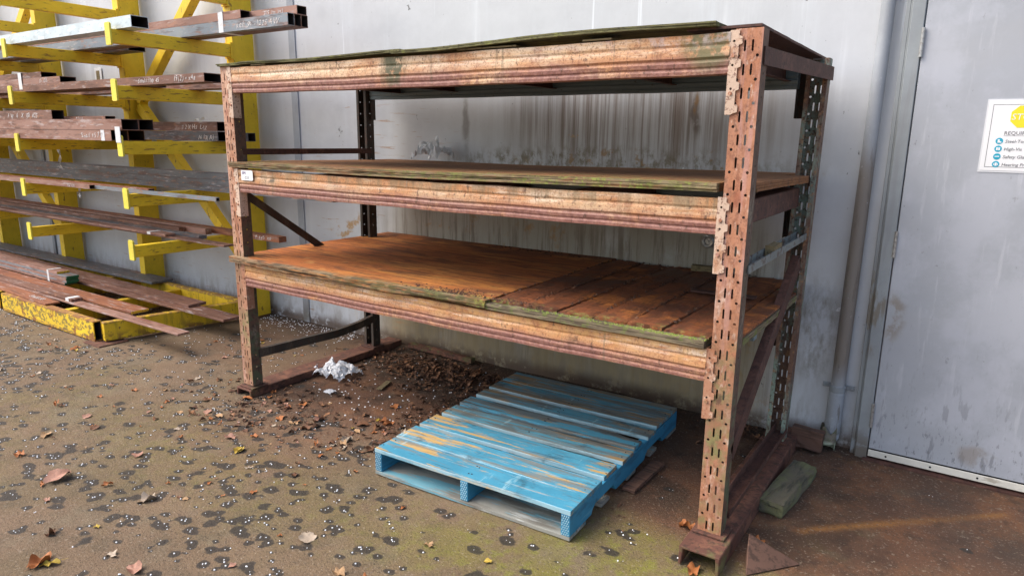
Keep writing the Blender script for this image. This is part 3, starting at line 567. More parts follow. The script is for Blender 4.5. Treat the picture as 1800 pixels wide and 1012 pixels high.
# right side braces
MB().beam((-.634, 2.425, 1.838), (-.604, 3.50, 1.862), .004, .058).beam((-.650, 2.425, 1.866), (-.620, 3.50, 1.890), .035, .004).obj('top_brace', 'dark_rust', rack)
b = MB(); a_, b_ = Vector((-.640, 3.38, 1.01)), Vector((-.640, 2.47, .40)); dd_ = (b_-a_).normalized(); upv = Vector((0, dd_.z, -dd_.y))
b.beam(a_, b_, .004, .078, up=upv); b.beam(a_+upv*.039+Vector((-.016, 0, 0)), b_+upv*.039+Vector((-.016, 0, 0)), .034, .004, up=upv); b.beam(a_-upv*.039+Vector((-.016, 0, 0)), b_-upv*.039+Vector((-.016, 0, 0)), .034, .004, up=upv)
b.obj('diagonal_brace', 'dark_rust', rack)
b = MB(); a_, b_ = Vector((-.655, 2.45, 1.105)), Vector((-.655, 3.44, 1.115)); b.beam(a_, b_, .045, .004); b.beam(a_+Vector((.0225, 0, .012)), b_+Vector((.0225, 0, .012)), .004, .030); b.beam(a_+Vector((-.0225, 0, .014)), b_+Vector((-.0225, 0, .014)), .004, .034)
b.obj('middle_brace', 'grey_rail', rack)
# left side braces
MB().beam((-3.492, 2.45, 1.463), (-3.492, 3.46, 1.457), .004, .032).beam((-3.506, 2.45, 1.479), (-3.506, 3.46, 1.473), .030, .004).obj('upper_brace', 'dark_rust', rack)
MB().beam((-3.492, 2.46, 1.215), (-3.492, 3.45, .53), .004, .045).beam((-3.507, 2.46, 1.237), (-3.507, 3.45, .552), .030, .004).obj('diagonal_brace', 'post_rear', rack)
pts = [(-3.490, 2.46, .262), (-3.488, 2.80, .252), (-3.482, 3.08, .242), (-3.486, 3.28, .252), (-3.49, 3.45, .274)]
b = MB()
for p, q_ in zip(pts[:-1], pts[1:]): b.beam(p, q_, .004, .052); b.beam((p[0]-.014, p[1], p[2]+.024), (q_[0]-.014, q_[1], q_[2]+.024), .028, .004)
b.obj('bottom_brace', 'post_rear', rack)
# step-profile beams
def beam_obj(zt, zb, m, x0=-3.484, x1=-.742, y=2.402, rear=False, sag=.0, name='front_beam'):
    h = zt-zb; prof = [(0.004, 0), (.0, .02), (.0, .22), (.0035, .28), (.0035, .30), (.0, .37), (-.003, .56), (.003, .62), (.003, .64), (-.002, .70), (0, .79), (.004, .83), (.004, .85), (.001, .90), (.002, .985), (.008, 1.0)]
    # prof: (inset, fraction from top)
    sgn = -1 if rear else 1
    poly = [(y+sgn*i_, zt-f_*h) for i_, f_ in prof]+[(y+sgn*.045, zb), (y+sgn*.045, zt)]
    n = 46; xs = np.linspace(x0, x1, n); mb = MB(); k = len(poly); vs = []
    for j, x in enumerate(xs):
        u = (j/(n-1)); dz = -sag*4*u*(1-u); dy = .0022*math.sin(x*7.3+zt*5)+.0012*math.sin(x*19.1)
        vs += [(x, yy+(dy if i < len(prof) else 0), zz+dz+.0010*math.sin(x*11+zt)) for i, (yy, zz) in enumerate(poly)]
    fs = [(j*k+i, j*k+(i+1) % k, (j+1)*k+(i+1) % k, (j+1)*k+i) for j in range(n-1) for i in range(k)]+[tuple(range(k)), tuple(range((n-1)*k, n*k))]
    mb.add(vs, fs); return mb.obj(name, m, rack)
beam_obj(1.917, 1.782, 'beam_top', sag=.004); beam_obj(1.367, 1.238, 'beam_mid', sag=.006); beam_obj(.816, .692, 'beam_low', sag=.006)
for zt in (1.925, 1.367, .816): beam_obj(zt, zt-.128, 'blue_steel', y=3.450, name='rear_beam')
# connectors: toothed plates
def connector(side, zt, m, y=2.4035):
    # side +1: right post (plate grows right), -1: left post
    H = .272; bx = -.744 if side > 0 else -3.482; W = .034
    pts_r = []; z = zt+.004; zb = zt+.004-H; pts = [(0, z), (W*.9, z)]
    zz = z-.018
    while zz > zb+.03:
        pts += [(W*.9, zz), (W*1.22, zz-.004), (W*1.22, zz-.026), (W*.9, zz-.030)]; zz -= PITCH_*.96
    pts += [(W*.9, zb+.006), (W*.6, zb), (0, zb)]
    holes = [circ(W*.42, z-.035-k*PITCH_, .0044) for k in (0, 1, 2)]
    vs, fs = holed(pts, holes, -.003); mb = MB(); mb.add([(bx+side*a, y+w_, b_) for a, b_, w_ in vs], fs)
    xa = sorted((bx, bx+side*.003)); mb.box(xa[0], xa[1], y, y+.048, zb, z)
    o = mb.obj('beam_connector', m, rack)
    for k in (.6, 2.2): MB().cyl((bx+side*W*.42, y-.003, z-.035-k*PITCH_), .0065, .005, axis=(0, -1, 0), n=8).obj('bolt', 'post_front', o)
for zt in (1.917, 1.367, .816): connector(1, zt, 'connector_paint'); connector(-1, zt, 'connector_paint')
for zt in (1.925, 1.367, .816):
    for s_ in (-1, 1):
        x = -.744 if s_ > 0 else -3.482
        MB().box(*sorted((x, x+s_*.036)), 3.495, 3.4985, zt-.26, zt+.004).box(*sorted((x-s_*.003, x)), 3.455, 3.4985, zt-.26, zt+.004).obj('rear_connector', 'post_rear', rack)
# cross supports between the beams
for zt, xs in ((1.905, (-3.2, -2.75, -2.05, -1.35, -.80)), (1.355, (-3.0, -2.2, -1.4, -.78)), (.805, (-3.1, -2.4, -1.7, -1.2, -.78))):
    for x in xs: 
        MB().prism([(x, zt-.075), (x+.03, zt-.075), (x+.03, zt-.072), (x+.003, zt-.072), (x+.003, zt-.003), (x+.03, zt-.003), (x+.03, zt), (x, zt)], 2.45, 3.45, 'y').obj('cross_support', 'dark_rust' if zt > 1 else 'blue_steel', rack)
for y in (2.75, 3.0, 3.25): MB().box(-.742, -.665, y, y+.05, .775, .812).obj('deck_spacer', 'blue_steel', rack)
MB().box(-.80, -.68, 2.50, 3.42, 1.262, 1.352).obj('side_channel', 'dark_rust', rack, bevel=.003)

# plywood decks: plies with ragged edges
def deck(name, x0, x1, y0, y1, zf, plies, m, seed=0, wob=.010, parent=rack, cut=None, res=.035, rag=.5, bumpy=0., over=None):
    nx = max(4, int((x1-x0)/res)); ny = max(3, int((y1-y0)/.05)); mb = MB(); r = random.Random(seed)
    top = 0
    for pi_, t_ in enumerate(plies):
        xs = np.linspace(x0, x1, nx); vs = []; fs = []
        off = fbm(xs*1.0+9, xs*0+pi_*3.3+seed, 70+seed+pi_*5, 4, 3.0)
        jag = np.array([r.random() for _ in xs]); z_off = -top
        for i, x in enumerate(xs):
            for j in range(ny):
                y = y0+(y1-y0)*j/(ny-1)
                yy = y+((off[i]-.5)*wob*2+(jag[i]-.5)*wob*rag+pi_*.002 if j == 0 else 0)
                xx = x+((r.random()-.5)*wob*.5 if i in (0, nx-1) else 0)
                z = zf(x, y)+z_off+(bumpy*float(fbm(np.array(x*1.), np.array(y*1.), 90+seed, 3, 8)-.5))
                e = .0022*(off[i]-.5) if j == 0 else 0
                vs.append((xx, yy, z+e)); vs.append((xx, yy, z-t_+e*1.5))
        def I(i, j, b_): return (i*ny+j)*2+b_
        for i in range(nx-1):
            for j in range(ny-1):
                xm, ym = (xs[i]+xs[i+1])/2, y0+(y1-y0)*(j+.5)/(ny-1)
                if cut and cut(xm, ym): continue
                fs.append((I(i, j, 0), I(i+1, j, 0), I(i+1, j+1, 0), I(i, j+1, 0))); fs.append((I(i, j, 1), I(i, j+1, 1), I(i+1, j+1, 1), I(i+1, j, 1)))
                if j == 0 or (cut and cut(xm, ym-(y1-y0)/(ny-1))): fs.append((I(i, j, 0), I(i, j, 1), I(i+1, j, 1), I(i+1, j, 0)))
                if j == ny-2: fs.append((I(i, j+1, 0), I(i+1, j+1, 0), I(i+1, j+1, 1), I(i, j+1, 1)))
                if i == 0: fs.append((I(i, j, 0), I(i, j+1, 0), I(i, j+1, 1), I(i, j, 1)))
                if i == nx-2 or (cut and cut(xm+(x1-x0)/(nx-1), ym)): fs.append((I(i+1, j, 0), I(i+1, j, 1), I(i+1, j+1, 1), I(i+1, j+1, 0)))
        mb.add(vs, fs); top += t_+.0012
    return mb.obj(name, m, parent)
deck('deck_sheet', -3.585, -2.215, 2.385, 3.62, lambda x, y: 1.939+.004*math.sin(x*5)-.004*(x < -3.4)-.010*((x+2.9)/.68)**2*0, [.006, .006], 'ply_top', 1)
deck('deck_sheet', -2.262, -.790, 2.378, 3.60, lambda x, y: 1.943+.013*max(0, (x+2.0)/1.2)+.006*math.sin(x*4.2+1), [.006, .007], 'ply_top', 2)
deck('deck_sheet', -.900, -.648, 2.415, 3.56, lambda x, y: 1.938, [.009], 'dark_rust', 3, wob=.004)
for x, w_ in ((-3.3, .12), (-1.9, .3), (-1.3, .12)): MB().box(x, x+w_, 2.40, 2.52, 1.9195, 1.925).obj('shim', 'plywood_raw', rack)
right_cut = lambda x, y: x > -.735 and (y < 2.49 or y > 3.41)
deck('deck_sheet', -3.545, -.640, 2.387, 3.70, lambda x, y: 1.409+.010*(x+3.5)/2.8-.008*math.exp(-((x+2.3)/.7)**2)-.012*sstep(2.5, 3.7, y), [.010, .009, .010], 'ply_mid', 4, cut=right_cut, wob=.012)
deck('deck_sheet', -3.600, -1.735, 2.372, 3.715, lambda x, y: .862-.004*math.exp(-((x+2.6)/.6)**2), [.011, .009, .012], 'ply_low', 5, wob=.018, bumpy=.004)
deck('deck_sheet', -1.738, -.640, 2.384, 3.715, lambda x, y: .8475, [.010, .015], 'ply_edge', 6, cut=right_cut, wob=.006)
# rotted planks lying front to back on the right part of the lower deck
pxs = [-1.730, -1.560, -1.392, -1.224, -1.075, -.922, -.742]
for k in range(len(pxs)-1):
    xa, xb = pxs[k]+.0025, pxs[k+1]-.0025; nx, ny = 9, 40; mb = MB(); vs = []
    ye = 3.70-random.uniform(0, .05); yf = 2.425
    for i in range(nx):
        for j in range(ny):
            u, v = i/(nx-1), j/(ny-1); x = xa+(xb-xa)*u+(random.uniform(-.004, .004) if i in (0, nx-1) else 0); y = yf+(ye-yf)*v+(random.uniform(-.006, .006) if j == 0 else random.uniform(-.02, .02) if j == ny-1 else 0)
            rid = float(fbm(np.array(x*1.), np.array(y*.25), 200+k, 3, 40))
            z = .8605+.008*(rid-.5)+.004*math.sin(k*2.1+v*3)-.004*(abs(u-.5)*2)**4
            vs.append((x, y, z)); 
    nv = len(vs); vs += [(x, y, .8485) for x, y, z in vs]
    fs = [(i*ny+j, (i+1)*ny+j, (i+1)*ny+j+1, i*ny+j+1) for i in range(nx-1) for j in range(ny-1)]
    bd_ = [(i*ny, (i+1)*ny) for i in range(nx-1)]+[(i*ny+ny-1, (i+1)*ny+ny-1) for i in range(nx-1)]+[(j, j+1) for j in range(ny-1)]+[((nx-1)*ny+j, (nx-1)*ny+j+1) for j in range(ny-1)]
    fs += [(a, b2, nv+b2, nv+a) for a, b2 in bd_]; mb.add(vs, fs); mb.obj('plank', 'plank_rot', rack)
MB().box(-.737, -.645, 2.50, 3.40, .8495, .860).obj('plank', 'plank_rot', rack, bevel=.002)
# moss cushions and rotten crumbs along the lower and middle deck edges
def clumps(name, pts, m, parent, kind='stuff', label=None):
    mb = MB()
    for x, y, z, r, f in pts:
        a0 = random.random()*6; nn = 6
        vs = [(x+r*math.cos(a0+i*6.283/nn)*random.uniform(.6, 1.2), y+r*math.sin(a0+i*6.283/nn)*random.uniform(.6, 1.2), z) for i in range(nn)]+[(x+random.gauss(0, r*.2), y+random.gauss(0, r*.2), z+r*f)]
        mb.add(vs, [(i, (i+1) % nn, nn) for i in range(nn)])
    o = mb.obj(name, m, parent); o['kind'] = kind
    if label: o['label'] = label
    return o
mat('moss_bright', (.20, .24, .05), [L((.12, .17, .03), 60, .5, .6), L((.42, .44, .14), 70, .56, .66, k=.7)], rough=.95, bump=(160, .5))
mat('rot_crumb', (.06, .03, .02), [L((.18, .09, .05), 40, .52, .6)], rough=.95)
P = []
for _ in range(620):
    x = random.gauss(-.98, .13) if random.random() < .62 else random.choice((-2.2, -1.85, -1.45, -1.3))+random.gauss(0, .05)
    if not -2.6 < x < -.75: continue
    P.append((x, 2.392+abs(random.gauss(0, .020)), .8475, random.uniform(.002, .006), random.uniform(.4, 1.1)))
clumps('moss', P, 'moss_bright', rack)
P = [(random.choice((-2.3, -1.9, -1.5, -1.2, -.95))+random.gauss(0, .12), 2.392+abs(random.gauss(0, .04)), 1.404, random.uniform(.002, .005), .6) for _ in range(380)]
P = [p_ for p_ in P if -2.9 < p_[0] < -.745]
P = [(x, y, 1.409+.010*(x+3.5)/2.8-.008*math.exp(-((x+2.3)/.7)**2)-.001, r, f) for x, y, z, r, f in P]
clumps('moss', P, 'moss_bright', rack)
P = []
for _ in range(900):
    q_ = random.random()
    if q_ < .35: x, y = random.gauss(-1.85, .16), 2.40+abs(random.gauss(0, .05))
    elif q_ < .8: x = random.choice(pxs[:-1])+random.gauss(0, .008); y = random.uniform(2.5, 3.68)
    else: x, y = random.uniform(-2.6, -.8), 3.70-abs(random.gauss(0, .06))
    P.append((x, y, .860, random.uniform(.003, .010), random.uniform(.3, .9)))
clumps('rot_crumbs', P, 'rot_crumb', rack)
MB().beam((-1.05, 3.10, .872), (-.76, 3.12, .872), .05, .007, up=(0, 0, 1)).obj('loose_batten', 'dark_rust', rack)
# paper tag on the middle beam
tg = empty('paper_tag', 'small white handwritten paper tag stuck on the middle front beam', 'tag', (-3.443, 2.3955, 1.309))
MB().prism([(0, 0), (.098, 0), (.104, .006), (.104, .05), (.098, .056), (0, .056)], -.0012, 0, 'y').obj('tag_sheet', 'sign_white', tg)
text_on_front('tag_text', 'BM.', .022, .010, -.0016, .034, 'ink_purple', tg, shear=.2); text_on_front('tag_text', 'C11', .022, .032, -.0016, .008, 'sign_grey', tg)

# ------------------------------------------------------------------ BLUE PALLET
pal_o = empty('wooden_pallet', 'faded blue painted wooden pallet with yellow wear marks under the rack', 'pallet', (-2.186, 2.128, 0), .0334)
Wp, Lp = 1.030, 1.275
def board(x0, x1, y0, y1, z0, z1, m, name='deck_board', wavy=.0025, chip=None, mid=1):
    nx = 14; mb = MB(); vs = []
    s1, s2 = random.random()*9, random.random()*9
    for i in range(nx+1):
        x = x0+(x1-x0)*i/nx; a = wavy*math.sin(x*5+s1)+random.uniform(-.0012, .0012); b_ = wavy*math.sin(x*4+s2)+random.uniform(-.0012, .0012); dz = .0015*math.sin(x*3+s1)
        if chip and i >= nx-1: b_ -= chip
        vs += [(x, y0+a, z0), (x, y1+b_, z0), (x, y1+b_, z1+dz), (x, y0+a, z1+dz)]
    fs = [(4*i+k, 4*i+(k+1) % 4, 4*i+4+(k+1) % 4, 4*i+4+k) for i in range(nx) for k in range(4)]+[(3, 2, 1, 0), (4*nx, 4*nx+1, 4*nx+2, 4*nx+3)]
    mb.add(vs, fs); return mb.obj(name, m, pal_o, bevel=.0015)
Z1, Z2 = .114, .135
for a, b_, m in ((.0, .146, 'pallet_blue'), (.1475, .298, 'pallet_blue'), (.334, .470, 'pallet_blue'), (.508, .638, 'pallet_worn'), (.674, .785, 'pallet_grey'), (.823, .930, 'pallet_worn'), (.966, 1.105, 'pallet_worn'), (1.108, Lp, 'pallet_worn')):
    dx = random.uniform(-.006, .006) if .3 < a < 1 else 0
    board(dx, Wp+dx+random.uniform(-.004, .004), a, b_, Z1+random.uniform(0, .001), Z2+random.uniform(-.001, .0015), m, chip=.02 if a == .674 else None)
for x in (.0, (Wp-.040)/2, Wp-.040):
    # notched stringer, profile in y,z
    prof = [(0, .022), (.20, .022), (.215, .045), (.235, .058), (.42, .058), (.44, .045), (.455, .022), (.80, .022), (.815, .045), (.835, .058), (1.02, .058), (1.04, .045), (1.055, .022), (Lp-.004, .022), (Lp-.004, Z1), (0, Z1)]
    mb = MB(); n = len(prof); vs = [(x, y, z) for y, z in prof]+[(x+.040, y, z) for y, z in prof]
    tri = tessellate_polygon([[Vector((y, z, 0)) for y, z in prof]])
    fs = [tuple(t_) for t_ in tri]+[tuple(n+i for i in t_[::-1]) for t_ in tri]+[(i, (i+1) % n, n+(i+1) % n, n+i) for i in range(n)]
    mb.add(vs, fs); st = mb.obj('stringer', 'pallet_side', pal_o, bevel=.0015)
    # pressed mesh nail plate on the front end
    pl = MB()
    for r_ in range(9):
        for c_ in range(4):
            cx, cz = x+.006+c_*.0093+(r_ % 2)*.0045, .030+r_*.0098
            if cx > x+.037: continue
            pl.prism([(cx-.0030, cz), (cx, cz+.0042), (cx+.0030, cz), (cx, cz-.0042)], -.0022, -.0003, 'y')
    pl.obj('nail_plate', 'mesh_plate', st)
for a, b_ in ((-.002, .150), (.30, .39), (.585, .69), (.88, .97), (Lp-.145, Lp)):
    board(.0, Wp, a, b_, .004, .0215, 'pallet_under', name='bottom_board')

for yb_ in (.04, .11, .19, .26, .37, .43, .55, .60, .71, .75, .86, .90, 1.0, 1.07, 1.15, 1.23):
    mb = MB()
    for xn in (.02, Wp/2-.006, Wp/2+.008, Wp-.02): mb.cyl((xn+random.uniform(-.008, .008), yb_+random.uniform(-.008, .008), Z2-.001), .0035, .0016, n=6)
    mb.obj('nail_heads', 'tube_inside', pal_o)['kind'] = 'stuff'

# ------------------------------------------------------------------ YELLOW CANTILEVER RACK
yr = empty('cantilever_rack', 'yellow painted steel cantilever rack fixed along the wall holding metal stock', 'rack', (0, 0, 0))
CX = [-5.02, -6.68, -8.33, -9.95, -11.6]
LV = [.755, 1.13, 1.50, 1.88, 2.25, 2.64]
for ci, cx in enumerate(CX):
    # column: front flange, web and rear flange (channel open to the left)
    mb = MB(); mb.box(cx-.095, cx, 3.50, 3.512, .02, 3.2); mb.box(cx-.012, cx-.001, 3.512, 3.69, .02, 3.2); mb.box(cx-.095, cx-.012, 3.69, 3.70, .02, 3.2)
    mb.box(cx-.040, cx+.001, 3.498, 3.5, .02, 3.2)
    mb.obj('column', 'yellow_paint', yr, bevel=.002)
    for z in LV:
        h = .092 if z > .8 else .085
        a = MB(); a.prism([(2.572, z-h), (3.50, z-h-.006), (3.50, z), (2.572, z)], cx-.062, cx-.004, 'x'); arm = a.obj('arm', 'yellow_arm', yr, bevel=.003)
        t_ = MB(); p = [(cx-.066, z-.10), (cx-.060, z-.106), (cx-.006, z-.106), (cx, z-.10), (cx, z+.032), (cx-.010, z+.042), (cx-.056, z+.042), (cx-.066, z+.032)]
        t_.prism(p, 2.558, 2.5715, 'y'); t_.obj('end_stop', 'yellow_tip', arm, bevel=.001)
        t_ = MB(); t_.box(cx-.08, cx+.003, 3.478, 3.496, z-.11, z+.012); t_.obj('weld_bracket', 'yellow_paint', arm)
    # floor beam under the column
    if ci == 0:
        mb = MB(); mb.beam((-5.335, 2.43, .092), (-5.085, 3.52, .092), .060, .145); mb.obj('base_beam', 'yellow_base', yr, bevel=.004)
    else:
        MB().box(cx-.34, cx-.27, 2.42, 3.66, .02, .163).obj('base_beam', 'yellow_base', yr, bevel=.004)
# front beam: open-ended rectangular tube
def tube(mb, x0, x1, y0, y1, z0, z1, th=.004, yaw=0, endx=None):
    """hollow rectangular tube along x with an open right end"""
    ym, zm = (y0+y1)/2, (z0+z1)/2; T = Matrix.Translation((x1, ym, 0)) @ Matrix.Rotation(yaw, 4, 'Z') @ Matrix.Translation((-x1, -ym, 0))
    o = [(y0, z0), (y1, z0), (y1, z1), (y0, z1)]; i_ = [(y0+th, z0+th), (y1-th, z0+th), (y1-th, z1-th), (y0+th, z1-th)]
    dpt = min(.6, x1-x0-.01)
    vs = [T @ Vector((x0, a, b)) for a, b in o]+[T @ Vector((x1, a, b)) for a, b in o]+[T @ Vector((x1, a, b)) for a, b in i_]+[T @ Vector((x1-dpt, a, b)) for a, b in i_]
    mb.add(vs, [(0, 1, 5, 4), (1, 2, 6, 5), (2, 3, 7, 6), (3, 0, 4, 7), (0, 3, 2, 1), (4, 5, 9, 8), (5, 6, 10, 9), (6, 7, 11, 10), (7, 4, 8, 11)], 0)
    mb.add(vs, [(8, 9, 13, 12), (9, 10, 14, 13), (10, 11, 15, 14), (11, 8, 12, 15), (12, 13, 14, 15)], 1)
    return mb
tube(MB(), -7.02, -5.395, 2.39, 2.452, .012, .165, .007).obj('front_beam', ['yellow_scraped', 'tube_inside'], yr)
tube(MB(), -9.6, -7.10, 2.40, 2.462, .012, .165, .007).obj('front_beam', ['yellow_base', 'tube_inside'], yr)
MB().box(-6.68, -5.10, 3.44, 3.495, .03, .175).obj('rear_beam', 'yellow_base', yr, bevel=.004)
MB().box(-9.95, -6.98, 3.44, 3.495, .03, .175).obj('rear_beam', 'yellow_base', yr, bevel=.004)
MB().box(-6.05, -5.98, 2.46, 3.44, .03, .150).obj('base_beam', 'yellow_base', yr, bevel=.004)
MB().box(-5.47, -5.235, 2.34, 2.56, .000, .010).obj('base_plate', 'base_rust', yr, bevel=.002)
for a, b_ in (((-6.64, 3.60, 1.80), (-5.05, 3.60, .36)), ((-6.64, 3.60, 1.84), (-5.10, 3.60, 3.15)), ((-9.92, 3.60, 1.80), (-8.40, 3.60, .36)), ((-9.92, 3.60, 1.84), (-8.38, 3.60, 3.15))):
    MB().beam(a, b_, .090, .080, up=(0, 1, 0)).obj('diagonal_brace', 'yellow_paint', yr, bevel=.003)

# ------------------------------------------------------------------ STEEL STOCK
GRP = 'steel stock on the yellow rack'
def stock(name, label, cat, m, x1, y0, y1, z0, z1, x0=-11.8, hollow=True, yaw=0, th=.0035, endmat=None):
    mb = MB()
    if hollow:
        tube(mb, x0, x1, y0, y1, z0, z1, th, yaw); o = mb.obj(name, [m, 'tube_inside'])
    else:
        ym = (y0+y1)/2; T = Matrix.Translation((x1, ym, 0)) @ Matrix.Rotation(yaw, 4, 'Z') @ Matrix.Translation((-x1, -ym, 0))
        mb.box(x0, x1, y0, y1, z0, z1, 0, T); o = mb.obj(name, m, bevel=.0015)
    return tag(o, label, cat, GRP)
def chalk(o, body, x, y, z, size, rot=0):
    bm = bmesh.new(); cxp = 0
    for ch in body:
        if ch == ' ': cxp += size*.35; continue
        me = text_mesh(ch, size*random.uniform(.85, 1.2), random.uniform(0, .5)); w_ = max((v.co.x for v in me.vertices), default=0)
        me.transform(Matrix.Translation((x+cxp, y-.0012, z+random.uniform(-.06, .06)*size)) @ RX90 @ Matrix.Rotation(random.uniform(-.2, .2), 4, 'Z')); me.materials.clear()
        bm.from_mesh(me); bpy.data.meshes.remove(me); cxp += w_+size*random.uniform(.0, .08)
    me = bpy.data.meshes.new('chalk_writing'); bm.to_mesh(me); bm.free(); return tag(link('chalk_writing', me, 'chalk', o), kind='stuff')
def tape(o, x, w, y0, y1, z0, z1, name='tape_band'):
    e = .0016; mb = MB(); mb.box(x, x+w, y0-e, y0-.0004, z0-e, z1+e); mb.box(x, x+w, y0-e, y1+e, z1+.0004, z1+e+.0004); mb.box(x, x+w, y0-e, y1+e, z0-e-.0004, z0-.0004)
    return mb.obj(name, 'white_tape', o)
e = .0012
o = stock('steel_tube', 'shiny galvanised rectangular tube on the top arm, nearest the front', 'steel tube', 'galvanised', -4.83, 2.607, 2.727, 2.252, 2.328)
o = stock('steel_tube', 'front tube with long chalk note in the row of three projecting from the top arm', 'steel tube', 'steel_mill', -3.82, 3.078, 3.131, 2.252, 2.328)
chalk(o, 'Reh 99 - 1225 4W', -4.36, 3.078, 2.268, .050); tape(o, -4.56, .055, 3.078, 3.240, 2.252, 2.388)
stock('steel_tube', 'middle tube of the lower row of three projecting furthest from the top arm', 'steel tube', 'steel_brown', -3.82, 3.133, 3.186, 2.252, 2.328)
stock('steel_tube', 'rear tube of the lower row of three projecting furthest from the top arm', 'steel tube', 'steel_brown', -3.82, 3.188, 3.241, 2.252, 2.328)
o = stock('steel_tube', 'blotchy rust tube ending beside the white tape on the top arm bundle', 'steel tube', 'steel_pink', -4.31, 3.080, 3.158, 2.330, 2.386); 
o = stock('steel_tube', 'uppermost tube of the long bundle on the top arm, ending over the open square ends', 'steel tube', 'steel_pink', -3.828, 3.162, 3.242, 2.330, 2.386)
chalk(o, '3x5 7m  3x2', -4.17, 3.162, 2.349, .034)
stock('steel_tube', 'flat wide dark tube at the back of the top arm', 'steel tube', 'steel_dark', -6.24, 3.32, 3.47, 2.252, 2.292)
# second level down
o = stock('steel_tube', 'long brown tube lying directly on the second arm, chalk figures near its open end', 'steel tube', 'steel_brown', -4.14, 2.662, 2.785, 1.882, 1.937)
chalk(o, 'Small 1W 45', -4.92, 2.662, 1.896, .040); chalk(o, '19(2) = x48', -4.48, 2.662, 1.896, .040)
o = stock('steel_tube', 'middle tube of the taped stack of three at the upper left', 'steel tube', 'steel_pink', -6.065, 2.668, 2.788, 1.938, 1.985); chalk(o, 'L5 1225', -6.42, 2.668, 1.947, .036); tape(o, -6.78, .06, 2.662, 2.790, 1.90, 2.032)
stock('steel_tube', 'topmost tube of the taped stack of three at the upper left', 'steel tube', 'steel_brown', -6.38, 2.670, 2.786, 1.986, 2.030)
stock('steel_tube', 'short tube just behind the long chalk marked tube on the second arm', 'steel tube', 'steel_brown', -4.98, 2.80, 2.90, 1.882, 1.955)
stock('steel_tube', 'low wide tube at the back of the second arm running behind the rack post', 'steel tube', 'steel_pink', -3.90, 3.10, 3.24, 1.882, 1.935)
# third level
o = stock('steel_tube', 'lower front tube with torn white band, on the third arm', 'steel tube', 'steel_pink', -5.19, 2.575, 2.695, 1.502, 1.577); chalk(o, 'Small 9.5 70', -5.62, 2.575, 1.520, .045); tape(o, -5.33, .05, 2.575, 2.695, 1.502, 1.577)
stock('steel_tube', 'lower second tube beside the torn white band, on the third arm', 'steel tube', 'steel_brown', -5.19, 2.697, 2.817, 1.502, 1.577)
o = stock('steel_tube', 'upper front tube of the four stacked on the third arm', 'steel tube', 'steel_pink', -5.025, 2.572, 2.692, 1.578, 1.653)
stock('steel_tube', 'upper rear tube of the four stacked on the third arm', 'steel tube', 'steel_brown', -5.025, 2.694, 2.80, 1.578, 1.653)
o = stock('steel_tube', 'short tube with chalk cross lying on top of the third arm stack', 'steel tube', 'steel_brown', -6.06, 2.575, 2.665, 1.654, 1.725); chalk(o, '4 W   6   X  150  #25', -6.85, 2.575, 1.670, .050)
o = stock('steel_tube', 'thin dark tube lying on the rear of the third arm stack', 'steel tube', 'steel_brown', -5.50, 2.70, 2.775, 1.654, 1.68); chalk(o, 'M  15 L 15', -5.95, 2.70, 1.658, .022)
o = stock('steel_tube', 'upper brown tube of the pair ending at the rusty post, third arm', 'steel tube', 'steel_brown', -4.93, 3.247, 3.41, 1.578, 1.650); chalk(o, '1/2 X HS  L-17', -5.42, 3.247, 1.592, .046)
o = stock('steel_tube', 'lower grey brown tube of the pair ending at the rusty post, third arm', 'steel tube', 'steel_dark', -4.93, 3.247, 3.41, 1.502, 1.576); chalk(o, '16 13(10)', -5.20, 3.247, 1.516, .044)
stock('steel_tube', 'open tube end seen just right of the rusty front post, third arm', 'steel tube', 'steel_dark', -4.79, 3.415, 3.485, 1.502, 1.568)
# fourth level
for k, lb in enumerate(('bottom one of three long flat grey channels stacked at mid height', 'middle one of three long flat grey channels stacked at mid height', 'top one of three long flat grey channels stacked at mid height')):
    stock('steel_channel', lb, 'steel channel', 'steel_dark', -3.47+(-.6 if k == 1 else 0)+(-.9 if k == 2 else 0), 3.08, 3.23, 1.132+k*.045, 1.132+k*.045+.0435)
o = stock('steel_tube', 'small pink brown tube with chalk marks in front at mid height', 'steel tube', 'steel_pink', -5.65, 2.600, 2.640, 1.132, 1.164); chalk(o, 'Reh 1225', -6.00, 2.600, 1.138, .024)
o = stock('steel_tube', 'small rusty tube ending just past the first yellow stop at mid height', 'steel tube', 'steel_orange', -4.98, 2.690, 2.735, 1.132, 1.164); chalk(o, 'Reh 1W 30', -5.26, 2.690, 1.138, .026)
stock('steel_tube', 'thinnest square tube reaching furthest along the fourth arm', 'steel tube', 'steel_mill', -4.08, 2.640, 2.665, 1.132, 1.157, x0=-9.0)
# fifth level
o = stock('steel_angle', 'long orange brown bar with chalk writing projecting past the rusty post', 'steel bar', 'steel_orange', -4.335, 3.300, 3.37, .757, .802, hollow=False); chalk(o, 'M 44.5  300', -4.62, 3.300, .768, .034)
stock('steel_angle', 'rusty angle bar lying behind the flats on the lowest arm', 'steel bar', 'steel_brown', -5.42, 3.150, 3.20, .757, .800, hollow=False)
stock('steel_flat', 'flat bar ending before the rusty post on the lowest arm', 'steel bar', 'steel_brown', -4.47, 2.925, 3.01, .757, .771, hollow=False)
o = stock('steel_flat', 'short flat bar with white tape lying on the longer flat of the lowest arm', 'steel bar', 'steel_pink', -5.20, 2.905, 2.99, .772, .790, hollow=False); tape(o, -5.46, .05, 2.905, 2.99, .772, .790)
stock('steel_flat', 'dark bar behind the taped flat on the lowest arm', 'steel bar', 'steel_dark', -4.95, 3.03, 3.10, .757, .785, hollow=False)
stock('steel_angle', 'long brown bar stacked third from the wall on the lowest arm', 'steel bar', 'steel_pink', -5.15, 3.215, 3.27, .757, .806, hollow=False)
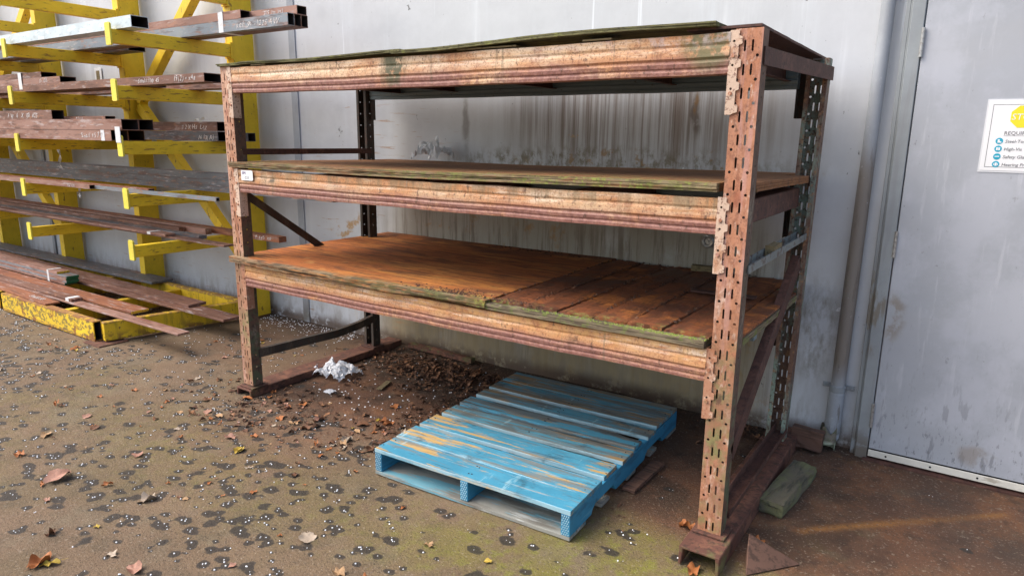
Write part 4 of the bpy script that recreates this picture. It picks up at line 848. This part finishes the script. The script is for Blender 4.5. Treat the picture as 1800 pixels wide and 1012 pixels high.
# floor level
zb = .166
stock('steel_flat', 'wide dark plate nearest the wall on the yellow base', 'steel plate', 'steel_dark', -6.27, 3.33, 3.54, .177, .199, hollow=False, yaw=.01)
stock('steel_flat', 'broad brown plate second from the wall ending by the rusty post', 'steel plate', 'steel_brown', -5.145, 3.01, 3.165, .187, .209, hollow=False, yaw=-.012)
stock('steel_flat', 'thin broad plate under the brown plate, ending right at the rusty post', 'steel plate', 'steel_brown', -4.60, 2.955, 3.11, .167, .186, hollow=False, yaw=-.006)
o = stock('steel_flat', 'orange brown flat with yellow painted end lying on the base', 'steel plate', 'steel_orange', -5.38, 2.672, 2.815, .167, .187, hollow=False)
MB().box(-5.380, -5.377, 2.674, 2.813, .168, .186).obj('painted_end', 'yellow_end', o)
labs = ('lowest', 'second lowest', 'middle', 'second from top', 'top')
for k in range(5):
    ex = -6.79+(-.03, .01, 0, .02, -.16)[k]
    o = stock('steel_flat', labs[k]+' flat of the strapped bundle with green painted ends', 'steel bar', 'steel_mill' if k % 2 else 'steel_pink', ex, 2.825, 2.935, .188+k*.0212, .188+k*.0212+.0205, hollow=False)
    MB().box(ex, ex+.003, 2.827, 2.933, .189+k*.0212, .208+k*.0212).obj('painted_end', 'green_end' if k < 4 else 'yellow_end', o)
    if k == 4: tape(o, ex-.20, .035, 2.825, 2.936, .188, .188+5*.0212)
stock('steel_flat', 'narrow long bar crossing over the right base beam', 'steel bar', 'steel_pink', -4.53, 2.552, 2.640, .167, .181, hollow=False, yaw=.002)
o = stock('steel_flat', 'taped flat lying on the narrow long bar in front', 'steel bar', 'steel_brown', -6.10, 2.560, 2.650, .182, .206, hollow=False); tape(o, -6.20, .055, 2.56, 2.65, .182, .206)
o = stock('steel_flat', 'front most flat bar with chalk scribble above the scraped yellow beam', 'steel bar', 'steel_orange', -6.20, 2.405, 2.515, .167, .182, hollow=False, yaw=-.03)
me = text_mesh('3x4 Rl 58', .06, .2); me.transform(Matrix.Translation((-6.62, 2.45, .1835))); me.materials.clear(); link('chalk_writing', me, 'chalk', o)
# paper label on end stop, poster on wall
tag(MB().box(-5.085, -5.02, 2.553, 2.557, 1.49, 1.60).obj('paper_label', 'white_tape'), 'white paper label stuck on the third yellow end stop', 'label')
tw = empty('wall_pouch', 'small clear document pouch stuck to wall behind the yellow rack', 'pouch', (-7.62, WALL_Y-.006, 2.10))
MB().box(-.07, .07, -.004, -.001, -.08, .10).obj('pouch_sheet', 'white_tape', tw); MB().box(-.035, .03, -.006, -.0045, -.03, .07).obj('printed_card', 'plywood_raw', tw)
# film strands hanging from stock
def strand(pts, w, label):
    mb = MB(); vs = []
    for i, (x, y, z) in enumerate(pts): a = i*1.3; vs += [(x-w*math.cos(a), y-w*math.sin(a), z), (x+w*math.cos(a), y+w*math.sin(a), z+.004)]
    mb.add(vs, [(2*i, 2*i+1, 2*i+3, 2*i+2) for i in range(len(pts)-1)]); return tag(mb.obj('film_strand', 'clear_film'), label, 'plastic film')
strand([(-7.15+.01*math.sin(i*1.7), 3.06, 1.50-i*.035) for i in range(9)], .014, 'twisted clear film strand hanging below the third arm at left')
strand([(-5.95+.006*math.sin(i*1.7), 2.66, 1.13-i*.022) for i in range(5)], .010, 'short clear film strand hanging below the fourth arm')
strand([(-5.20+.035*i, 3.23, 1.655+.012*math.sin(i*2)+.004*i) for i in range(6)], .014, 'white film scrap lying on the brown tube beside the rusty post')

# ------------------------------------------------------------------ SMALL THINGS
def crumple(name, label, loc, r, sq, seed, m='clear_film'):
    n = 30; rr = np.random.default_rng(seed); U, V = np.meshgrid(np.linspace(-1, 1, n), np.linspace(-1, 1, n), indexing='ij')
    rd = np.abs(fbm(U*2+7, V*2+7, seed, 2, 1.0)-.5)*2; r3 = np.abs(fbm(U*5+3, V*5+3, seed+1, 2, 1.0)-.5)*2; D = np.sqrt(U**2+V**2)
    Zc = np.clip(1-D*.75, 0, 1)**.6*(.45+.9*rd)+.35*r3+.06*rr.random((n, n))
    Xc = U*(.62+.25*fbm(U*3, V*3, seed+2, 2, 1.2))+.18*(fbm(U*6, V*6, seed+3, 2, 1.)-.5); Yc = V*(.50+.25*fbm(U*3, V*3, seed+4, 2, 1.3))+.18*(fbm(U*6, V*6, seed+5, 2, 1.)-.5)
    vs = [(a*r*1.3, b*r*1.3, max(.001, c*r*sq)) for a, b, c in zip(Xc.ravel(), Yc.ravel(), (Zc-Zc.min()).ravel())]
    fs = [(i*n+j, (i+1)*n+j, (i+1)*n+j+1) for i in range(n-1) for j in range(n-1)]+[(i*n+j, (i+1)*n+j+1, i*n+j+1) for i in range(n-1) for j in range(n-1)]
    me = bpy.data.meshes.new(name); me.from_pydata(vs, [], fs); o = link(name, me, m); o.location = loc; return tag(o, label, 'plastic film')
crumple('plastic_wrap', 'crumpled clear plastic wrap on the ground by the left base channel', (-3.38, 2.96, .004), .14, .75, 5)
crumple('plastic_bag', 'crumpled clear plastic bag at the back of the middle shelf', (-3.04, 3.58, 1.400), .115, 1.35, 9)
crumple('plastic_scrap', 'small white plastic scrap in front of the larger crumpled wrap', (-3.17, 2.72, .003), .035, .5, 12)
def rough_box(name, label, cat, m, dims, loc, rz=0, rx=0, jit=.004, ry=0):
    bm = bmesh.new(); bmesh.ops.create_cube(bm, size=1); bmesh.ops.subdivide_edges(bm, edges=bm.edges, cuts=4, use_grid_fill=True); rr = random.Random(hash(name) % 99 if False else len(name))
    for v in bm.verts: v.co = Vector((v.co.x*dims[0], v.co.y*dims[1], (v.co.z+.5)*dims[2]))+Vector([rr.uniform(-jit, jit) for _ in range(3)])
    for v in bm.verts: v.co.z = max(v.co.z, 0)
    me = bpy.data.meshes.new(name); bm.to_mesh(me); bm.free(); o = link(name, me, m); o.location = loc; o.rotation_euler = (rx, ry, rz); return tag(o, label, cat)
rough_box('timber_block', 'short mossy dark timber beam lying beside the right base channel', 'timber', 'wood_block_moss', (.105, .47, .060), (-.530, 3.065, .003), rz=-.10)
rough_box('timber_offcut', 'reddish brown timber offcut standing against the wall beside the pipe', 'timber', 'wood_block_brown', (.15, .045, .105), (-.557, 3.585, .02), rz=-.03, ry=.05, jit=.002)
rough_box('wood_chock', 'small mossy wood block resting on the grey side rail of the rack', 'timber', 'plywood_raw', (.036, .13, .045), (-.655, 2.90, 1.108), jit=.0015)
rough_box('timber_scrap', 'dark brown board end poking out beneath the right side of the blue pallet', 'timber', 'wood_block_brown', (.06, .34, .016), (-1.125, 2.83, .003), rz=-.03, jit=.002)
rough_box('wood_chip', 'thin pale wood offcut on the ground between plastic wrap and pallet', 'timber', 'plywood_raw', (.035, .15, .006), (-2.97, 2.99, .008), rz=.35, jit=.001)
rough_box('steel_offcut', 'rusty flat steel bar lying on the ground against the wall', 'steel bar', 'base_rust', (.60, .045, .035), (-3.06, 3.66, .02), rz=-.03, jit=.002)
rough_box('wood_scrap', 'small pale rotten wood scrap at the back right of the lowest shelf', 'timber', 'plywood_raw', (.11, .05, .028), (-1.19, 3.65, .862), rz=.2, jit=.003)
# rusty wedge
mb = MB(); mb.add([(0, 0, 0), (.03, -.105, 0), (.185, .085, 0), (.0, .03, 0), (.006, -.005, .115)], [(0, 1, 4), (1, 2, 4), (2, 3, 4), (3, 0, 4), (3, 2, 1, 0)])
o = mb.obj('steel_wedge', 'wood_block_brown', bevel=.002); o.location = (-.548, 2.45, .004); tag(o, 'rusty brown pyramid shaped wedge on the ground beside the front right post', 'wedge')

# ------------------------------------------------------------------ LEAVES
def leaf_mesh(kind, seed, curl):
    rr = random.Random(seed); nr, na = 3, 22; vs = [(0, 0, 0)]; ph = rr.random()*6
    for k in range(1, nr+1):
        for i in range(na):
            a = 2*math.pi*i/na
            if kind == 0: R = .50+.22*abs(math.cos(2.5*a))**.7+.12*math.cos(a)+rr.uniform(-.05, .05)
            elif kind == 1: R = .42/(math.sqrt((math.cos(a)/1.25)**2+(math.sin(a)/.62)**2))*.8+rr.uniform(-.03, .03)
            else: R = .42+.10*math.sin(3*a+ph)+rr.uniform(-.10, .10)
            R *= k/nr; x, y = R*math.cos(a), R*math.sin(a)
            z = curl*(y*y*1.1+.35*x*x*math.sin(ph))+curl*.22*math.sin(4*a+ph)*(k/nr)**2+.03*math.cos(5*x+ph)+rr.uniform(-.015, .015)*k
            vs.append((x, y*(1-.35*curl), z))
    fs = [(0, 1+i, 1+(i+1) % na) for i in range(na)]+[(1+(k-1)*na+i, 1+k*na+i, 1+k*na+(i+1) % na, 1+(k-1)*na+(i+1) % na) for k in range(1, nr) for i in range(na)]
    b = len(vs); vs += [(-.30, -.012, .02), (-.30, .012, .02), (-.75, .03, .05), (-.75, .015, .05)]; fs.append((b, b+1, b+2, b+3))
    mz = min(v[2] for v in vs); vs = [(x, y, z-mz) for x, y, z in vs]
    me = bpy.data.meshes.new('leaf'); me.from_pydata(vs, [], fs); me.polygons.foreach_set('use_smooth', [True]*len(me.polygons)); return me
lib = {}
for mi, m in enumerate(LEAFM):
    for k in range(5):
        me = leaf_mesh((0, 1, 2, 2, 0)[k], 31*mi+k, (.5, .8, 1.3, .9, 1.0)[k]); me.materials.append(m); lib[mi, k] = me
cn = ('orange brown', 'tan', 'dark brown', 'pinkish brown', 'yellow', 'blackish', 'pale beige')
LG = 'fallen leaves scattered on the ground'
def leaf(x, y, s, mi, k=None, rz=None, z=None, label=None):
    k = random.randrange(5) if k is None else k
    o = bpy.data.objects.new('fallen_leaf', lib[mi, k]); COL.objects.link(o); o.location = (x, y, (ground_z(x, y)+.002) if z is None else z); o.scale = (s, s, s*random.uniform(.35, .75))
    o.rotation_euler = (random.uniform(-.15, .15), random.uniform(-.15, .15), random.random()*6.28 if rz is None else rz)
    if label is None:
        wh = ('in the near left foreground' if x < -2.3 and y < 1.7 else 'in front of the pallet' if y < 2.0 and x > -2.3 else 'in front of the yellow rack' if x < -4.0 else
              'by the left rack post' if x < -2.9 and y > 2.0 else 'left of the pallet' if x < -2.0 and y > 1.9 else 'by the right rack post' if x > -1.1 else 'in the middle ground')
        label = cn[mi]+(' curled' if k in (2, 3, 4) else ' flat')+' leaf lying '+wh
    return tag(o, label, 'leaf', LG)
special = [(-3.339, 1.244, .085, 3, 0, 'largest pink brown leaf with long stem at the left foreground'), (-2.828, 1.393, .055, 6, 4, 'pale beige curled leaf right of the largest pink leaf'),
    (-2.035, 1.596, .060, 6, 0, 'pale beige leaf alone in the middle foreground'), (-2.873, 1.023, .05, 2, 2, 'small dark brown curled leaf low in the left foreground'), (-2.541, 1.093, .055, 6, 3, 'greyish curled leaf near the bottom edge left of centre'),
    (-2.66, .93, .085, 4, 1, 'bright yellow leaf in the bottom left corner'), (-2.70, .905, .07, 0, 4, 'orange leaf overlapping the yellow leaf in the bottom left corner'), (-3.753, 1.255, .07, 0, 3, 'orange curled leaf at the left edge'), (-3.095, 1.351, .05, 0, 2, 'small orange leaf above the big pink leaf'),
    (-2.387, 1.093, .055, 3, 4, 'pinkish leaf cut by the bottom edge of the view'), (-.808, 2.52, .075, 0, 2, 'orange brown curled leaf leaning on the front right post'), (-.69, 2.262, .055, 0, 4, 'orange leaf in front of the open channel end'), (-.545, 2.60, .085, 0, 1, 'orange leaf lying behind the rusty wedge')]
for x, y, s, mi, k, lb in special: leaf(x, y, s, mi, k, label=lb)
cnt = 0
while cnt < 235:
    q_ = random.random()
    if q_ < .30: x, y = random.uniform(-6.5, -3.6), random.uniform(1.6, 3.3)
    elif q_ < .52: x, y = random.gauss(-3.3, .35), random.gauss(2.25, .18)
    elif q_ < .74: x, y = random.gauss(-2.45, .20), random.gauss(2.35, .25)
    elif q_ < .80: x, y = random.gauss(-5.45, .15), random.gauss(2.2, .06)
    else: x, y = random.uniform(-4.2, -.9), random.uniform(1.0, 2.1)
    if -2.24 < x < -1.12 and 2.08 < y < 3.45: continue
    if y < .8 or x > .3: continue
    if -5.6 < x < -5.0 and y > 2.28: continue
    leaf(x, y, random.choice((.020, .026, .030, .038, .048))*random.uniform(.8, 1.15), random.choice((0, 0, 0, 1, 1, 3, 3, 2, 6)) if random.random() > .03 else 4); cnt += 1
# litter that nobody could count
mb = MB(); 
def frag(x, y, z, s):
    a = random.random()*6.28; c, s_ = math.cos(a), math.sin(a); l, w = s, s*random.uniform(.3, .8); t1, t2 = random.uniform(-.5, .5)*s, random.uniform(0, .6)*s
    loc = [(-l/2, 0, 0), (-l/6, -w/2, t2), (l/3, -w/2.5, t2*.6), (l/2, 0, max(0, t1)), (l/4, w/2, t2), (-l/5, w/2, abs(t1)*.5), (0, 0, t2*.25)]
    vs = [(x+p*c-q2*s_, y+p*s_+q2*c, z+r+.001) for p, q2, r in loc]; mb.add(vs, [(i, (i+1) % 6, 6) for i in range(6)])
for _ in range(3400):
    q_ = random.random()
    if q_ < .42: 
        x = random.gauss(-2.72, .38); y = 3.55-abs(random.gauss(0, .24)); h = .016*random.random()*max(0, 1-(3.6-y)*2.2)
    elif q_ < .52: x, y, h = random.gauss(-3.05, .25), random.gauss(3.45, .12), .02*random.random()
    elif q_ < .66: x, y, h = random.gauss(-2.36, .13), random.uniform(2.2, 3.45), .01*random.random()
    elif q_ < .76: x, y, h = random.gauss(-3.25, .35), random.gauss(2.35, .16), 0
    elif q_ < .86: x, y, h = random.uniform(-6.5, -5.3), random.uniform(2.52, 3.4), .03*random.random()
    elif q_ < .90: x, y, h = random.uniform(-.95, -.55), random.uniform(3.5, 3.68), .01
    else: x, y, h = random.uniform(-3.4, -1.0), random.uniform(2.35, 3.65), 0
    if y > 3.69 or (-2.22 < x < -1.13 and 2.1 < y < 3.44): continue
    if x < -5.0 and x > -5.45 and y < 2.6: continue
    frag(x, y, ground_z(x, y)+h, random.uniform(.006, .020) if random.random() < .70 else random.uniform(.025, .055))
me = mb.mesh('leaf_litter', ['litter']); tag(link('leaf_litter', me), 'dark broken leaf litter and soil crumbs heaped under the racks', 'leaf litter', kind='stuff')

# tell like leaves apart by their order from left to right
ordn = ['leftmost', 'second from left', 'third from left', 'fourth from left', 'fifth from left', 'sixth from left', 'seventh from left', 'eighth from left', 'ninth from left', 'tenth from left', 'eleventh from left', 'twelfth from left', 'thirteenth from left', 'fourteenth from left', 'fifteenth from left', 'sixteenth from left', 'seventeenth from left', 'eighteenth from left', 'nineteenth from left', 'twentieth from left', 'twenty-first from left', 'twenty-second from left', 'twenty-third from left', 'twenty-fourth from left', 'twenty-fifth from left', 'rightmost']
bylab = {}
for o in SC.objects:
    if o.get('category') == 'leaf': bylab.setdefault(o['label'], []).append(o)
def scr_x(o):
    d_ = o.location-Vector((0, 0, CAMH)); return d_.dot(r2)/d_.dot(fw)
for lb, os_ in bylab.items():
    if len(os_) > 1:
        for i, o in enumerate(sorted(os_, key=scr_x)): o['label'] = lb+', '+(ordn[i] if i < len(ordn)-1 else 'far right')
